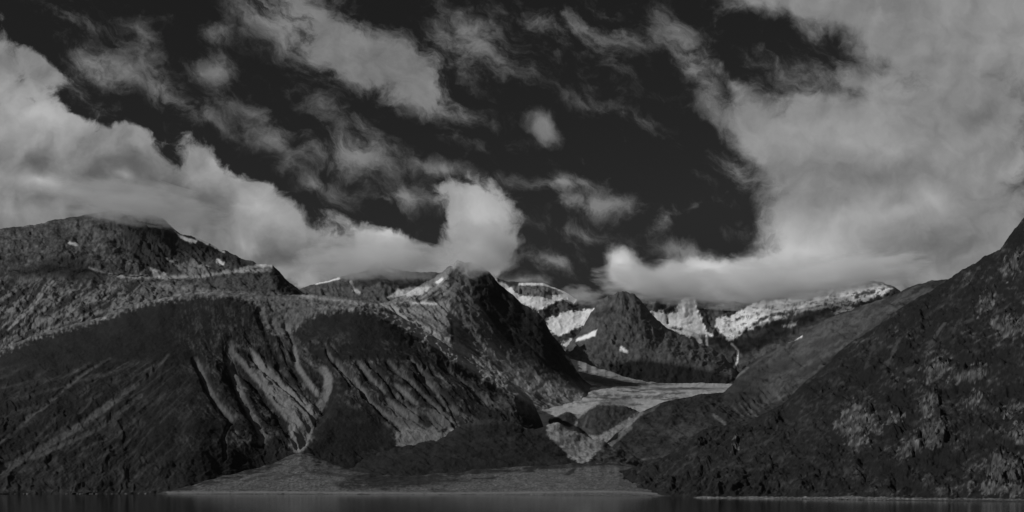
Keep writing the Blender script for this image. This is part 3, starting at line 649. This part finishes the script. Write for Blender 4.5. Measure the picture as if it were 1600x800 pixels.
def paint_A(px, py, X, Y):
    j = fbm(px / 7.0, py / 6.0, 4, 0.65, 85.0); j2 = fbm(px / 50.0, py / 22.0, 4, 0.6, 89.0)
    b = swirl(px, py)
    th = np.arctan2(py - 380, 520 - px)
    stL = ridged(th * 26.0, np.hypot(px - 520, py - 380) / 90.0, 4, 0.6, 81.0) - 0.5
    ww = fbm(px / 60.0, py / 45.0, 4, 0.6, 72.0)
    s = px - 0.78 * (py - 500) + ww * 20
    stR = ridged(s / 10.0, py / 38.0, 4, 0.66, 83.0) - 0.5
    al = SHADED_HEATH * (1 + 0.5 * j2 + 0.35 * j)
    zoneR = sstep(500, 560, py) * b * (1 - sstep(690, 720, py))
    al = al + np.clip(stR + 0.25 * j - 0.04, 0, 1) * 0.34 * zoneR * sstep(0.0, 0.5, j2 + 0.25) * (1 - 0.6 * sstep(690, 780, px))
    al = al + np.clip(stL - 0.05, 0, 1) * 0.10 * (1 - b) * sstep(555, 600, py)
    dz_ = ridged((px - 0.12 * py + 6 * j2) / 7.0, py / 60.0, 4, 0.62, 87.0)
    al = al + 0.055 * sstep(0.55, 0.95, dz_ + 0.3 * j) * poly(px, py, [(285,475),(420,475),(450,560),(420,590),(300,580),(270,520)], 16)
    # craggy row
    al = al + 0.10 * poly(px, py, [(105,572),(200,565),(262,562),(262,580),(190,588),(110,592)], 6) * np.clip(stL + 0.3 * j, 0, 1)
    # pale rock collar above the dome and along the right crest
    collar = [(-60,585),(0,552),(60,526),(120,511),(160,500),(200,483),(250,471),(300,465),(350,464),(395,470),(412,500),(425,520),(450,525),(475,498),(500,490),(540,484),(575,487),(620,506),(660,532),(700,560),(740,585),(780,610),(830,632),(880,648),(930,662),(960,640),(960,560),(700,470),(560,440),(300,430),(-60,500)]
    w = fbm(px / 60.0, py / 45.0, 4, 0.6, 72.0)
    led = ridged((py - 0.60 * px + w * 12) / 9.0, (px + py) / 110.0, 4, 0.62, 86.0)
    cr = sstep(540, 640, px)
    col_ = (0.155 * np.exp(1.4 * j + 0.6 * j2)) * (1 - cr) + cr * (0.055 + 0.27 * sstep(0.38, 0.8, led + 0.25 * j))
    jd = j + 1.1 * fbm(px / 3.5, py / 16.0, 4, 0.6, 88.0)
    al = mixa(al, col_, poly(px, py, collar, 4.0, jd, 9) * 0.92)
    al = mixa(al, 0.10, poly(px, py, [(400,468),(470,470),(490,492),(450,522),(425,515)], 6, j, 10) * 0.6)
    for pts, w, a in [([(470,462),(520,468),(560,474),(610,480),(650,492),(690,510)], 7, .8), ([(700,512),(720,545),(760,575),(810,608),(860,634)], 6, .6),
                      ([(600,494),(650,520),(700,552),(750,582),(800,612),(850,640)], 5, .8), ([(711,560),(750,582),(792,606)], 8, .5),
                      ([(640,500),(700,535),(745,568),(800,598),(855,625)], 4, .6)]:
        al = mixa(al, 0.36 * np.exp(0.8 * j), stroke(px, py, pts, w * .8, 2, j, 6) * a)
    al = mixa(al, 0.30 * np.exp(0.8 * j) , stroke(px, py, [(600,492),(622,500),(660,523),(705,550),(750,577),(810,610),(866,630)], 10, 2.5, j, 7) * .85)
    al = mixa(al, 0.10 * np.exp(1.2 * j), poly(px, py, [(660,500),(705,500),(730,545),(770,575),(830,605),(800,602),(740,570),(700,545)], 3, j, 6) * .7)
    al = mixa(al, 0.33 * np.exp(0.5 * j), poly(px, py, [(800,592),(850,600),(890,625),(900,650),(872,640),(838,622)], 3, j, 6) * .85)
    al = mixa(al, 0.045, stroke(px, py, [(590,482),(640,497),(690,530),(740,566)], 3, 1.5, j, 3) * .8)
    al = mixa(al, 0.085 * np.exp(j), poly(px, py, [(730,610),(800,620),(870,640),(880,655),(830,650),(770,640)], 5, j, 8) * .7)
    for pts, w, a, dep in FACE_GULLIES:
        al = mixa(al, 0.20 + 0.07 * j, stroke(px, py, pts, w * 1.15, 1.8, j, 3.5) * a)
    al = mixa(al, 0.19 + 0.10 * stR, poly(px, py, [(389,543),(415,567),(445,601),(479,627),(490,633),(475,650),(460,661),(452,650),(430,624),(407,590)], 2, j, 5))
    al = mixa(al, 0.20 + 0.05 * j, poly(px, py, [(452,657),(470,640),(495,636),(490,669),(479,699),(464,710),(452,699)], 2, j, 4))
    al = mixa(al, 0.19 + 0.05 * j, poly(px, py, [(618,677),(630,665),(655,668),(690,676),(716,664),(705,680),(680,690),(664,698),(620,697)], 2, j, 5))
    al = mixa(al, 0.16 + 0.05 * j, poly(px, py, [(600,630),(650,640),(700,640),(712,660),(680,675),(640,672),(612,652)], 5, j, 10) * .7)
    al = mixa(al, 0.03, poly(px, py, [(652,640),(668,650),(676,662),(668,670),(655,660)], 2, j, 4))
    al = mixa(al, SHADED_HEATH * 0.8, poly(px, py, [(512,632),(560,640),(612,672),(614,698),(540,712),(490,700),(498,665)], 5, j, 7) * .85)
    al = mixa(al, 0.07, stroke(px, py, [(0,766),(250,768)], 3, 2, j, 3) * sstep(-0.1, 0.2, j))
    return np.clip(al, 0.02, 0.6), np.zeros(px.shape)
massif("mountain", "broad dark heath covered mountain front with pale scree gullies above the fjord shore", -260, 960, [
    ([(-300,772),(260,773),(300,772),(960,772)], [(-300,2150),(200,2280),(300,2450),(400,2750),(960,3000)]),
    ([(-300,740),(0,742),(200,748),(300,745),(400,735),(470,722),(560,730),(700,738),(960,735)], [(-300,2330),(300,2600),(400,2850),(960,3100)]),
    ([(-300,650),(0,640),(150,620),(300,610),(400,620),(500,640),(600,665),(700,680),(800,690),(860,705),(885,745),(960,766)], [(-300,2750),(400,3050),(960,3020)]),
    ([(-300,620),(0,575),(60,548),(160,520),(250,495),(350,490),(450,510),(500,505),(560,498),(600,515),(680,560),(760,610),(810,634),(835,662),(850,700),(870,745),(960,766)], [(-300,3050),(400,3350),(960,3150)]),
    ([(-300,640),(-60,577),(0,548),(60,521),(120,505),(160,494),(200,477),(250,466),(300,459),(350,458),(380,460),(420,462),(470,459),(500,461),(540,464),(566,466),(590,473),(615,488),(640,502),(670,522),(705,545),(750,572),(785,591),(812,607),(830,624),(842,646),(852,675),(862,704),(880,735),(910,756),(960,766)], [(-300,3350),(400,3800),(700,3800),(860,3500),(960,3400)]),
], disp_A, paint_A, M_mid, sig=9, back=700, crest_amp=0.25)

# ================================================================= dark foothills and gorge knolls
def disp_H(px, py, X, Y):
    return fbm(px / 34.0, py / 12.0, 5, 0.58, 92.0) * 9 + (ridged((px - 1.5 * py) / 30.0, py / 30.0, 4, 0.5, 93.0) - .5) * 5
def paint_H(px, py, X, Y):
    j = fbm(px / 9.0, py / 4.0, 4, 0.62, 95.0); j2 = fbm(px / 50.0, py / 12.0, 4, 0.6, 99.0)
    al = SHADED_HEATH * (1.1 + 0.8 * j2 + 0.5 * j)
    al = mixa(al, 0.060 * np.exp(j), sstep(925, 935, px))
    al = mixa(al, 0.22 * np.exp(0.6 * j), poly(px, py, [(853,658),(864,655),(900,660),(925,672),(966,668),(972,674),(950,690),(932,706),(926,716),(909,727),(888,712),(874,698),(856,680)], 1.8, j, 5))
    al = mixa(al, 0.17, stroke(px, py, [(795,650),(822,667),(855,656),(885,644)], 5, 2, j, 4) * .8)
    al = mixa(al, 0.05, poly(px, py, [(700,655),(760,650),(840,655),(830,665),(760,662),(700,668)], 3, j, 6) * .6)
    return np.clip(al, 0.02, 0.5), np.zeros(px.shape)
massif("hills", "low dark hummocky foothills between the mountain front and the gravel plain", 520, 1010, [
    ([(500,770),(1020,770)], [(500,2620),(1020,2700)]),
    ([(500,765),(560,748),(640,744),(700,740),(760,735),(850,729),(910,723),(1020,735)], [(500,2690),(1020,2740)]),
    ([(500,762),(560,735),(620,715),(680,705),(740,690),(800,692),(860,700),(905,708),(940,712),(975,722),(1020,742)], [(500,2770),(900,2810),(1020,2800)]),
    ([(500,762),(545,735),(575,714),(600,703),(640,697),(680,690),(712,668),(730,660),(765,655),(795,658),(822,668),(845,668),(860,662),(874,664),(888,670),(903,676),(918,682),(930,683),(942,690),(955,697),(975,706),(995,715),(1010,722),(1020,728)], [(500,2820),(700,2900),(900,2900),(1020,2880)]),
], disp_H, paint_H, M_mid, sig=5, back=400, crest_amp=0.8, jit=1.6)
def paint_K(px, py, X, Y):
    al, s = paint_H(px, py, X, Y)
    j = fbm(px / 6.0, py / 4.0, 4, 0.62, 97.0)
    al = SHADED_HEATH * 1.6 * (1 + 0.6 * j)
    al = 0.24 * np.exp(0.6 * j)
    al = mixa(al, 0.032 * np.exp(j), poly(px, py, [(846,660),(868,652),(885,643),(898,647),(903,656),(892,668),(878,664),(862,668)], 1.6, j, 4))
    al = mixa(al, 0.042 * np.exp(j), poly(px, py, [(902,656),(914,645),(935,632),(985,635),(1000,640),(978,656),(955,670),(934,681),(910,678),(901,668)], 1.6, j, 4))
    al = mixa(al, 0.14, stroke(px, py, [(918,650),(912,668),(925,676)], 3, 1.5, j, 3) * .5)
    return np.clip(al, 0.02, 0.5), s
massif("hill", "small dark knoll beside the pale gorge scree", 812, 1000, [
    ([(830,735),(1005,735)], 3250), ([(830,722),(870,718),(905,724),(940,716),(1005,720)], 3380),
    ([(830,700),(860,690),(900,690),(940,680),(1005,680)], 3620),
    ([(812,700),(830,668),(848,658),(870,650),(885,644),(898,647),(908,646),(918,639),(930,633),(950,631),(975,633),(990,638),(1005,648)], 3900),
], lambda px, py, X, Y: fbm(px / 14.0, py / 9.0, 5, 0.6, 94.0) * 6, paint_K, M_mid, sig=3, back=250, crest_amp=0.4)

# ================================================================= gravel fan and plain
def disp_I(px, py, X, Y):
    return (fbm(px / 40.0, py / 5.0, 4, 0.5, 102.0) * 2.2 + fbm(px / 9.0, py / 2.5, 3, 0.6, 103.0) * 0.9) * sstep(773, 764, py)
def paint_I(px, py, X, Y):
    j = fbm(px / 16.0, py / 2.6, 5, 0.65, 105.0); j2 = fbm(px / 60.0, py / 6.0, 4, 0.6, 109.0)
    jf = fbm(px / 4.0, py / 1.3, 4, 0.65, 106.0)
    al = (0.125 + 0.04 * j2) * np.exp(0.9 * j + 1.1 * jf)
    # rills fanning from the apex
    th = np.arctan2(py - 690, px - 470)
    al = al * (1 - 0.30 * sstep(0.5, 0.85, ridged(th * 7 + 0.8 * j, np.hypot(px - 470, (py - 690) * 3) / 400.0 + j2, 4, 0.6, 3.0)) * (1 - sstep(600, 660, px)))
    # patches of heath growing on the gravel
    hp = poly(px, py, [(520,756),(560,742),(640,742),(720,742),(700,752),(640,760),(540,765)], 4, j, 8)
    al = mixa(al, 0.032, hp * sstep(-0.35, 0.05, j))
    al = mixa(al, 0.03, sstep(0.14, 0.30, j + 0.4 * j2) * (0.45 + 0.4 * (1 - sstep(640, 800, px))))
    al = mixa(al, 0.035, poly(px, py, [(560,748),(640,741),(760,748),(700,756),(600,762)], 5, j, 16) * .8)
    for pts in [[(452,738),(470,724),(482,736),(520,742)], [(380,752),(410,744),(440,740)], [(430,750),(450,744),(470,742)], [(495,735),(540,744),(600,748)]]: al = mixa(al, 0.04, stroke(px, py, pts, 3.5, 1.5, j, 5) * .7)
    for pts in [[(820,738),(828,730),(838,738)], [(882,742),(890,734),(900,731),(896,739),(888,743)], [(740,748),(780,744),(770,749)]]:
        al = mixa(al, 0.03, poly(px, py, pts, 1.2, j, 2))
    crest = np.interp(px, [258,320,387,432,455,470,492,526,586,612,650,725,800,870,920,965,1000,1040], [769,758,740,727,715,706,712,725,744,746,744,739,733,729,725,724,730,750])
    fr = sstep(5.0, 0.5, py - crest - 7.0 * (j + 0.05) - 5.0 * sstep(590, 640, px) * (j2 + 0.1))
    al = mixa(al, 0.028, fr * sstep(-0.3, 0.1, j + j2 + 0.15 * sstep(560, 620, px)))
    al = mixa(al, 0.075, sstep(0.1, 0.5, j2 + 0.5 * jf) * 0.6)
    al = mixa(al, 0.26, stroke(px, py, [(262,770),(400,769),(700,771),(960,768),(1040,772)], 3.0, 1.2, j, 2) * .6)
    al = mixa(al, 0.045, stroke(px, py, [(560,777),(690,776.5),(820,776),(1000,777),(1060,777)], 3.6, 1.2, j, 2.5) * .95)
    return np.clip(al, 0.025, 0.5), np.zeros(px.shape)
massif("shore", "pale alluvial fan and gravel plain along the water below the mountain front", 236, 1120, [
    ([(230,778),(300,778),(500,778.5),(700,779.5),(900,780),(1120,782)], [(230,2000),(500,1950),(800,1800),(1120,1450)]),
    ([(230,772.5),(258,771.6),(300,771.5),(500,772.5),(700,774.5),(900,775.5),(1000,776),(1060,776.5),(1120,779)], [(230,2250),(500,2150),(800,1950),(1120,1560)]),
    ([(230,774),(258,770),(300,764),(350,755),(400,748),(470,740),(540,745),(620,755),(700,757),(800,757),(900,756),(960,760),(1040,770),(1120,778)], [(230,2330),(400,2400),(800,2250),(1120,1800)]),
    ([(230,775),(258,769),(300,758),(350,742),(400,733),(430,723),(452,712),(470,706),(486,710),(510,722),(545,733),(590,743),(640,744),(700,738),(760,733),(820,729),(870,726),(920,722),(965,724),(1000,730),(1040,750),(1080,772),(1120,780)], [(230,2360),(400,2550),(470,2680),(560,2600),(900,2700),(1000,2600),(1120,2300)]),
], disp_I, paint_I, M_gravel, step=1.35, vstep=0.8, sig=4, back=300, crest_amp=0.3, crest_w=6, jit=1.1, joct=2)

# ================================================================= right foreground mountain
F_OUT = [[(1304,669),(1318,645),(1337,631),(1355,640),(1366,655),(1350,672),(1330,684)], [(1405,710),(1412,690),(1425,680),(1440,682),(1436,700),(1418,712)],
 [(1442,672),(1450,657),(1466,655),(1478,672),(1474,692),(1455,700),(1443,694)], [(1484,590),(1510,578),(1535,569),(1546,578),(1528,592),(1500,596)],
 [(1444,578),(1456,568),(1480,566),(1484,575),(1468,590),(1448,596)], [(1551,505),(1570,496),(1600,500),(1606,520),(1575,524),(1556,514)],
 [(1528,480),(1540,462),(1554,462),(1548,482),(1532,494)], [(1565,425),(1575,405),(1590,400),(1588,424),(1572,434)], [(1385,655),(1395,648),(1408,648),(1400,660),(1388,664)],
 [(1362,672),(1372,668),(1376,676),(1366,680)], [(1540,735),(1550,715),(1570,708),(1590,716),(1600,735),(1590,752),(1555,755)], [(1575,680),(1590,664),(1610,660),(1615,690),(1590,692)],
 [(1324,692),(1340,680),(1352,682),(1358,692),(1340,700)], [(1440,632),(1455,620),(1470,622),(1462,634),(1445,640)], [(1505,628),(1520,616),(1532,618),(1524,632)],
 [(1530,760),(1545,752),(1600,758),(1600,772),(1540,774)], [(1150,684),(1152,700),(1145,702)], [(1560,640),(1600,632),(1600,640),(1570,648)]]
F_STREAK = [([(1475,505),(1462,525),(1447,550)], 3, .8), ([(1430,570),(1415,580)], 3, .6), ([(1406,528),(1396,550),(1388,570)], 3, .7), ([(1392,560),(1378,575)], 2.5, .5),
 ([(1365,535),(1358,560),(1352,575)], 3, .4), ([(1400,470),(1385,490),(1372,508)], 3, .3), ([(1495,505),(1490,520)], 3, .4), ([(1500,505),(1520,500)], 4, .5),
 ([(1084,708),(1075,722),(1050,742)], 3, .35), ([(1078,702),(1092,696)], 3, .3), ([(1540,475),(1500,500),(1470,530)], 2, .2), ([(1520,430),(1480,470),(1440,500)], 2.5, .3),
 ([(1520,640),(1480,668),(1430,690),(1400,712)], 2.5, .3), ([(1310,720),(1330,745)], 3, .3), ([(1260,715),(1290,735),(1320,748)], 2.5, .25), ([(1190,730),(1230,712),(1280,716)], 2.5, .2)]
def disp_F(px, py, X, Y):
    s = px + 1.15 * py; t = (px - py)
    d = (ridged(s / 44.0, t / 130.0, 5, 0.6, 112.0) - 0.5) * 16 + fbm(px / 38.0, py / 28.0, 5, 0.6, 114.0) * 14 + fbm((px + py) / 90.0, (px - py) / 150.0, 3, 0.5, 119.0) * 16 + (ridged((px + .5 * py) / 26.0, py / 20.0, 4, 0.6, 115.0) - .5) * (1.5 + 4 * sstep(1240, 1400, px))
    s2 = px * 0.55 + py        # broad ledges dipping to the lower left
    d = d + fbm(s2 / 24.0, px / 140.0, 4, 0.55, 116.0) * 11 * sstep(600, 660, py)
    d = d + (ridged((0.62 * px + py + 20 * fbm(px / 55.0, py / 40.0, 4, 0.6, 129.0)) / 26.0, (px - py) / 120.0, 5, 0.6, 126.0) - .5) * 9
    j = fbm(px / 10.0, py / 8.0, 4, 0.62, 117.0)
    jo = ridged((px + 0.9 * py) / 13.0, (px - 0.9 * py) / 22.0, 4, 0.6, 118.0) - 0.5
    for pts in F_OUT: d = d + poly(px, py, pts, 3, j, 7) * (6.0 + 14 * jo + 3 * j)
    for pts, w in [([(1560,560),(1500,600),(1450,640),(1420,665),(1390,690),(1350,720)], 10), ([(1500,690),(1450,720),(1400,755)], 10), ([(1180,690),(1130,720),(1060,760)], 12), ([(1600,590),(1530,640),(1480,690)], 8)]:
        d = d - 9 * stroke(px, py, pts, w, w * .6)
    edge = sstep(783, 765, py)
    return d * edge
def paint_F(px, py, X, Y):
    j = fbm(px / 7.0, py / 6.0, 4, 0.65, 125.0); j2 = fbm(px / 55.0, py / 40.0, 4, 0.6, 129.0); jf = fbm(px / 4.0, py / 3.0, 3, 0.6, 121.0)
    s = px + 1.15 * py
    st = ridged(s / 18.0, (px - py) / 50.0, 4, 0.62, 123.0)
    al = 0.017 * np.exp(0.7 * j2 + 0.7 * j)  # dark plant cover, with the cloud shadow over it mixed into the tone
    jo2 = fbm((px + 0.9 * py) / 8.0, (px - 0.9 * py) / 15.0, 5, 0.62, 122.0)
    rocky = sstep(1220, 1420, px)
    al = al + 0.060 * rocky * sstep(0.66, 0.95, st + 0.30 * j + 0.16 * j2) * (0.25 + sstep(-0.1, 0.35, j2))
    al = al + 0.04 * rocky * sstep(0.35, 0.7, j + 0.5 * j2)
    al = al + 0.022 * (1 - rocky) * sstep(0.66, 0.9, st + 0.2 * j)
    for pts in F_OUT:
        m = poly(px, py, pts, 3.0, jo2 * 1.2 + 0.5 * j, 18)
        al = mixa(al, np.clip(0.066 * np.exp(2.4 * jo2 + 0.9 * jf), 0.010, 0.26), m * 0.9)
    ldg = ridged((0.62 * px + py + 20 * j2) / 26.0, (px - py) / 120.0, 5, 0.62, 126.0)
    al = al + 0.035 * rocky * sstep(0.62, 0.9, ldg + 0.3 * jo2) * sstep(-0.3, 0.3, j2) + 0.018 * (1 - rocky) * sstep(0.66, 0.9, ldg + 0.3 * jo2)
    for pts, w, a in F_STREAK: al = mixa(al, 0.075, stroke(px, py, pts, w * 1.2, 2.0, jo2, 7) * a)
    al = mixa(al, 0.16, stroke(px, py, [(1148,700),(1154,702)], 3, 1) )
    return np.clip(al, 0.015, 0.4), np.zeros(px.shape)
Fc = [(915,775),(935,764),(945,752),(955,742),(975,733),(1010,726),(1035,717),(1050,706),(1065,694),(1085,678),(1110,668),(1135,664),(1155,664),(1172,659),(1190,650),(1225,631),(1250,603),(1287,573),(1319,542),(1359,515),(1400,488),(1419,474),(1444,462),(1465,447),(1481,436),(1494,428),(1516,416),(1537,401),(1563,390),(1576,368),(1600,340),(1640,306),(1700,262),(1800,215),(1960,170)]
massif("mountain", "near dark mountainside on the right dotted with pale rock outcrops", 915, 1900, [
    ([(900,786),(1085,781),(1200,784),(1400,787),(1600,790),(1960,800)], [(900,2250),(960,2100),(1085,1420),(1200,1290),(1400,1120),(1600,1000),(1960,800)]),
    ([(900,779),(960,774),(1085,775),(1200,775),(1400,776),(1600,777),(1960,780)], [(900,2350),(960,2200),(1085,1480),(1200,1340),(1400,1160),(1600,1035),(1960,830)]),
    ([(900,778),(960,762),(1085,740),(1200,735),(1400,700),(1600,680),(1960,660)], [(900,2400),(1000,2150),(1200,1560),(1400,1330),(1600,1180),(1960,950)]),
    ([(900,777),(950,752),(1000,742),(1085,705),(1200,680),(1300,630),(1400,590),(1600,520),(1960,440)], [(900,2450),(1000,2250),(1200,1900),(1400,1650),(1600,1450),(1960,1150)]),
    (Fc, [(900,2500),(1000,2400),(1200,2450),(1400,2300),(1600,1950),(1960,1500)]),
], disp_F, paint_F, M_near, sig=6, back=900, crest_amp=0.22, crest_w=16)

# stony beach at the foot of the right mountain
def paint_J(px, py, X, Y):
    j = fbm(px / 5.0, py / 1.2, 4, 0.65, 135.0); j2 = fbm(px / 40.0, py / 3.0, 4, 0.6, 139.0)
    al = 0.10 * np.exp(1.6 * j + 1.0 * j2)
    al = mixa(al, 0.03, sstep(779.2, 780.4, py - (px - 1085) * 0.004) * 0.8)
    return np.clip(al, 0.03, 0.4), np.zeros(px.shape)
massif("beach", "narrow stony beach strip at the foot of the right mountain", 1074, 1640, [
    ([(1070,784),(1200,785),(1400,788),(1700,793)], [(1070,1350),(1200,1200),(1400,1030),(1700,880)]),
    ([(1070,781.0),(1085,779.5),(1200,781),(1400,782.5),(1560,783.5),(1700,785)], [(1070,1390),(1200,1245),(1400,1070),(1700,915)]),
    ([(1070,781),(1083,778),(1092,775.5),(1200,776),(1300,776.5),(1330,774.5),(1360,776.5),(1450,777.5),(1560,779),(1700,782)], [(1070,1400),(1200,1262),(1400,1085),(1700,930)]),
], lambda px, py, X, Y: fbm(px / 6.0, py / 3.0, 4, 0.6, 131.0) * 1.6, paint_J, M_gravel, step=1.0, vstep=0.4, sig=4, back=40, crest_amp=1.0)

# ================================================================= fjord water: one sheet to the horizon
def water_material():
    m = bpy.data.materials.new("fjord_water"); m.use_nodes = True; T = NT(m.node_tree); T.n.clear()
    tc = T.n.new('ShaderNodeTexCoord'); pos = tc.outputs['Object']
    mp = T.mapping(pos, (0, 0, 0), math.radians(14), (1.0, 0.35, 1.0), 'POINT')
    n1 = T.noise(mp, 0.9, 5, 0.6, 0.3); n2 = T.noise(mp, 0.06, 4, 0.6, 0.5)
    h = T.math('MULTIPLY_ADD', n2, 1.6, T.math('MULTIPLY', n1, 0.75))
    bm = T.n.new('ShaderNodeBump'); bm.inputs['Strength'].default_value = 0.22; bm.inputs['Distance'].default_value = 0.25
    T.l.new(h, bm.inputs['Height'])
    b = T.n.new('ShaderNodeBsdfPrincipled')
    b.inputs['Base Color'].default_value = (0.006, 0.006, 0.006, 1)
    b.inputs['Roughness'].default_value = 0.05; b.inputs['IOR'].default_value = 1.333
    T.l.new(bm.outputs[0], b.inputs['Normal'])
    o = T.n.new('ShaderNodeOutputMaterial'); T.l.new(b.outputs[0], o.inputs[0])
    return m
def sheet(name, x0, x1, y0, y1, z, mat, nx=40, ny=40):
    xs = np.linspace(x0, x1, nx); ys = np.linspace(y0, y1, ny)
    X, Y = np.meshgrid(xs, ys)
    return grid_mesh(name, X, Y, np.full_like(X, z), {}, mat)
wa = sheet("fjord_water", -40000, 40000, -8000, 60000, 0.0, water_material())
wa["kind"] = "structure"; wa["label"] = "calm dark fjord water reflecting the shore"

# ---------------------------------------------------------------- low clouds wrapped round the summits (real volumes)
def sphere_mesh(name, nlon=40, nlat=24, seed=0.0, lump=0.12):
    th = np.linspace(0, math.pi, nlat)[:, None]; ph = np.linspace(0, 2 * math.pi, nlon + 1)[None, :-1]
    x = np.sin(th) * np.cos(ph); y = np.sin(th) * np.sin(ph); z = np.cos(th) + 0 * ph
    rr = 1 + lump * perlin(x * 1.7 + seed + 2 * z, y * 1.7 + seed - z)
    co = np.stack([x * rr, y * rr, z * rr], -1)[1:-1].reshape(-1, 3)
    me = bpy.data.meshes.new(name)
    vs = [tuple(c) for c in co] + [(0, 0, 1.0), (0, 0, -1.0)]
    fs = []; n = nlat - 2
    for i in range(n - 1):
        for k in range(nlon):
            a, b = i * nlon + k, i * nlon + (k + 1) % nlon
            fs.append((a, a + nlon, b + nlon, b))
    for k in range(nlon):
        fs.append((len(vs) - 2, k, (k + 1) % nlon)); fs.append((len(vs) - 1, (n - 1) * nlon + (k + 1) % nlon, (n - 1) * nlon + k))
    me.from_pydata(vs, [], fs); me.update()
    return me
def cloud_material(name, dens, nscale, seed, lo, hi, aniso=-0.15):
    m = bpy.data.materials.new(name); m.use_nodes = True; T = NT(m.node_tree); T.n.clear()
    tc = T.n.new('ShaderNodeTexCoord'); o = tc.outputs['Object']
    r = T.vmath('LENGTH', o)
    n = T.noise(T.mapping(o, (seed, seed * 0.7, 0), 0, (1, 1, 1), 'POINT'), nscale, 5, 0.6, 0.2)
    e = T.math('ADD', T.math('SUBTRACT', 1.0, r), T.math('MULTIPLY', T.math('SUBTRACT', n, 0.5), 2.3))
    d = T.smooth(e, lo, hi, 0.0, dens)
    v = T.n.new('ShaderNodeVolumePrincipled')
    v.inputs['Color'].default_value = (0.99, 0.99, 0.99, 1)
    v.inputs['Anisotropy'].default_value = aniso
    T.l.new(d, v.inputs['Density'])
    out = T.n.new('ShaderNodeOutputMaterial'); T.l.new(v.outputs[0], out.inputs['Volume'])
    return m
def low_cloud(label, px, py, D, rx, ry, depth, rot=0.0, dens=0.006, nscale=2.2, seed=0.0, lo=0.1, hi=0.6):
    o = bpy.data.objects.new("cloud", sphere_mesh("cloud", seed=seed)); sc.collection.objects.link(o)
    x, y, z = to_world(px, py, D); k = D / F
    o.location = (x, y, z); o.scale = (rx * k, depth, ry * k); o.rotation_euler = (0, math.radians(rot), 0)
    o.data.materials.append(cloud_material("cloud_vapour", dens, nscale, seed, lo, hi))
    o["kind"] = "stuff"; o["label"] = label
    return o
low_cloud("grey cloud cap lying over the broad summit of the upper left mountain", 215, 322, 4900, 150, 34, 420, 4, 0.005, 2.2, 1.0)
low_cloud("pale cloud plume rising over the central peak", 758, 388, 4650, 66, 50, 260, 0, 0.009, 2.0, 3.0)
low_cloud("thin pale cloud drifting over the low saddle mountain", 590, 408, 5900, 135, 36, 300, 0, 0.007, 2.2, 5.0)
low_cloud("thick white cloud bank lying on top of the dark pyramid peak", 1040, 444, 7600, 125, 33, 450, 6, 0.006, 2.6, 7.0)
low_cloud("thick white cloud bank hiding the top of the far glacier range", 1175, 446, 7900, 150, 37, 500, 0, 0.006, 2.6, 9.0)
low_cloud("white cloud bank resting on the snowy crest of the right end of the range", 1320, 430, 8000, 140, 33, 500, -6, 0.006, 2.6, 11.0)
low_cloud("small wisp of cloud left of the dark pyramid peak", 912, 462, 7000, 42, 16, 180, 8, 0.004, 2.0, 13.0)

# ---------------------------------------------------------------- boulders on the two shorelines
M_boulder = terrain_material("boulder_rock", 0.8, 0.5, 1.2)
def boulder_mesh(seed):
    rr = random.Random(seed)
    me = sphere_mesh("boulder", 12, 9, seed * 3.1, 0.35)
    co = np.empty(len(me.vertices) * 3, np.float32); me.vertices.foreach_get("co", co); co = co.reshape(-1, 3)
    for _ in range(5):     # knock flat facets off it
        n = np.array([rr.uniform(-1, 1), rr.uniform(-1, 1), rr.uniform(-0.2, 1)]); n /= np.linalg.norm(n)
        d = co @ n; lim = rr.uniform(0.5, 0.75)
        co = co - np.outer(np.clip(d - lim, 0, None), n)
    co *= np.array([1.0, 0.8, 0.62])
    me.vertices.foreach_set("co", co.ravel().astype(np.float32))
    at = me.attributes.new("albedo", 'FLOAT', 'POINT'); at.data.foreach_set("value", np.full(len(co), 0.11 + 0.05 * rr.random(), np.float32))
    at = me.attributes.new("snow", 'FLOAT', 'POINT'); at.data.foreach_set("value", np.zeros(len(co), np.float32))
    me.materials.append(M_boulder); me.update()
    return me
b_meshes = [boulder_mesh(k) for k in range(5)]
rng = random.Random(5)
def boulder(px, D, size, zc, label, group):
    o = bpy.data.objects.new("boulder", b_meshes[rng.randrange(5)]); sc.collection.objects.link(o)
    o.location = ((px - 800) * D / F, D, zc); k = size * 0.5
    o.scale = (k * rng.uniform(0.8, 1.6), k, k * rng.uniform(0.7, 1.1)); o.rotation_euler = (0, 0, rng.uniform(0, 6.28))
    o["label"] = label; o["category"] = "boulder"; o["group"] = group
for k in range(18):
    px = rng.choice([rng.uniform(5, 110), rng.uniform(95, 170), rng.uniform(110, 245)])
    D0 = float(np.interp(px, [-300, 200, 300], [2150, 2280, 2450]))
    boulder(px, D0 - rng.uniform(2, 14), rng.uniform(3.0, 7.5), rng.uniform(-0.2, 1.0), "pale boulder at the waterline below the dark mountain front", "boulders along the waterline of the mountain front")
for k in range(26):
    px = rng.choice([rng.uniform(1095, 1560), rng.uniform(1240, 1380), rng.uniform(1340, 1372)])
    D0 = float(np.interp(px, [1070, 1200, 1400, 1700], [1390, 1245, 1070, 915]))
    boulder(px, D0 + rng.uniform(1, 12), rng.uniform(1.6, 4.0), rng.uniform(0.2, 0.9), "pale boulder on the stony beach strip under the right mountain", "boulders on the stony beach strip")
#@@MORE
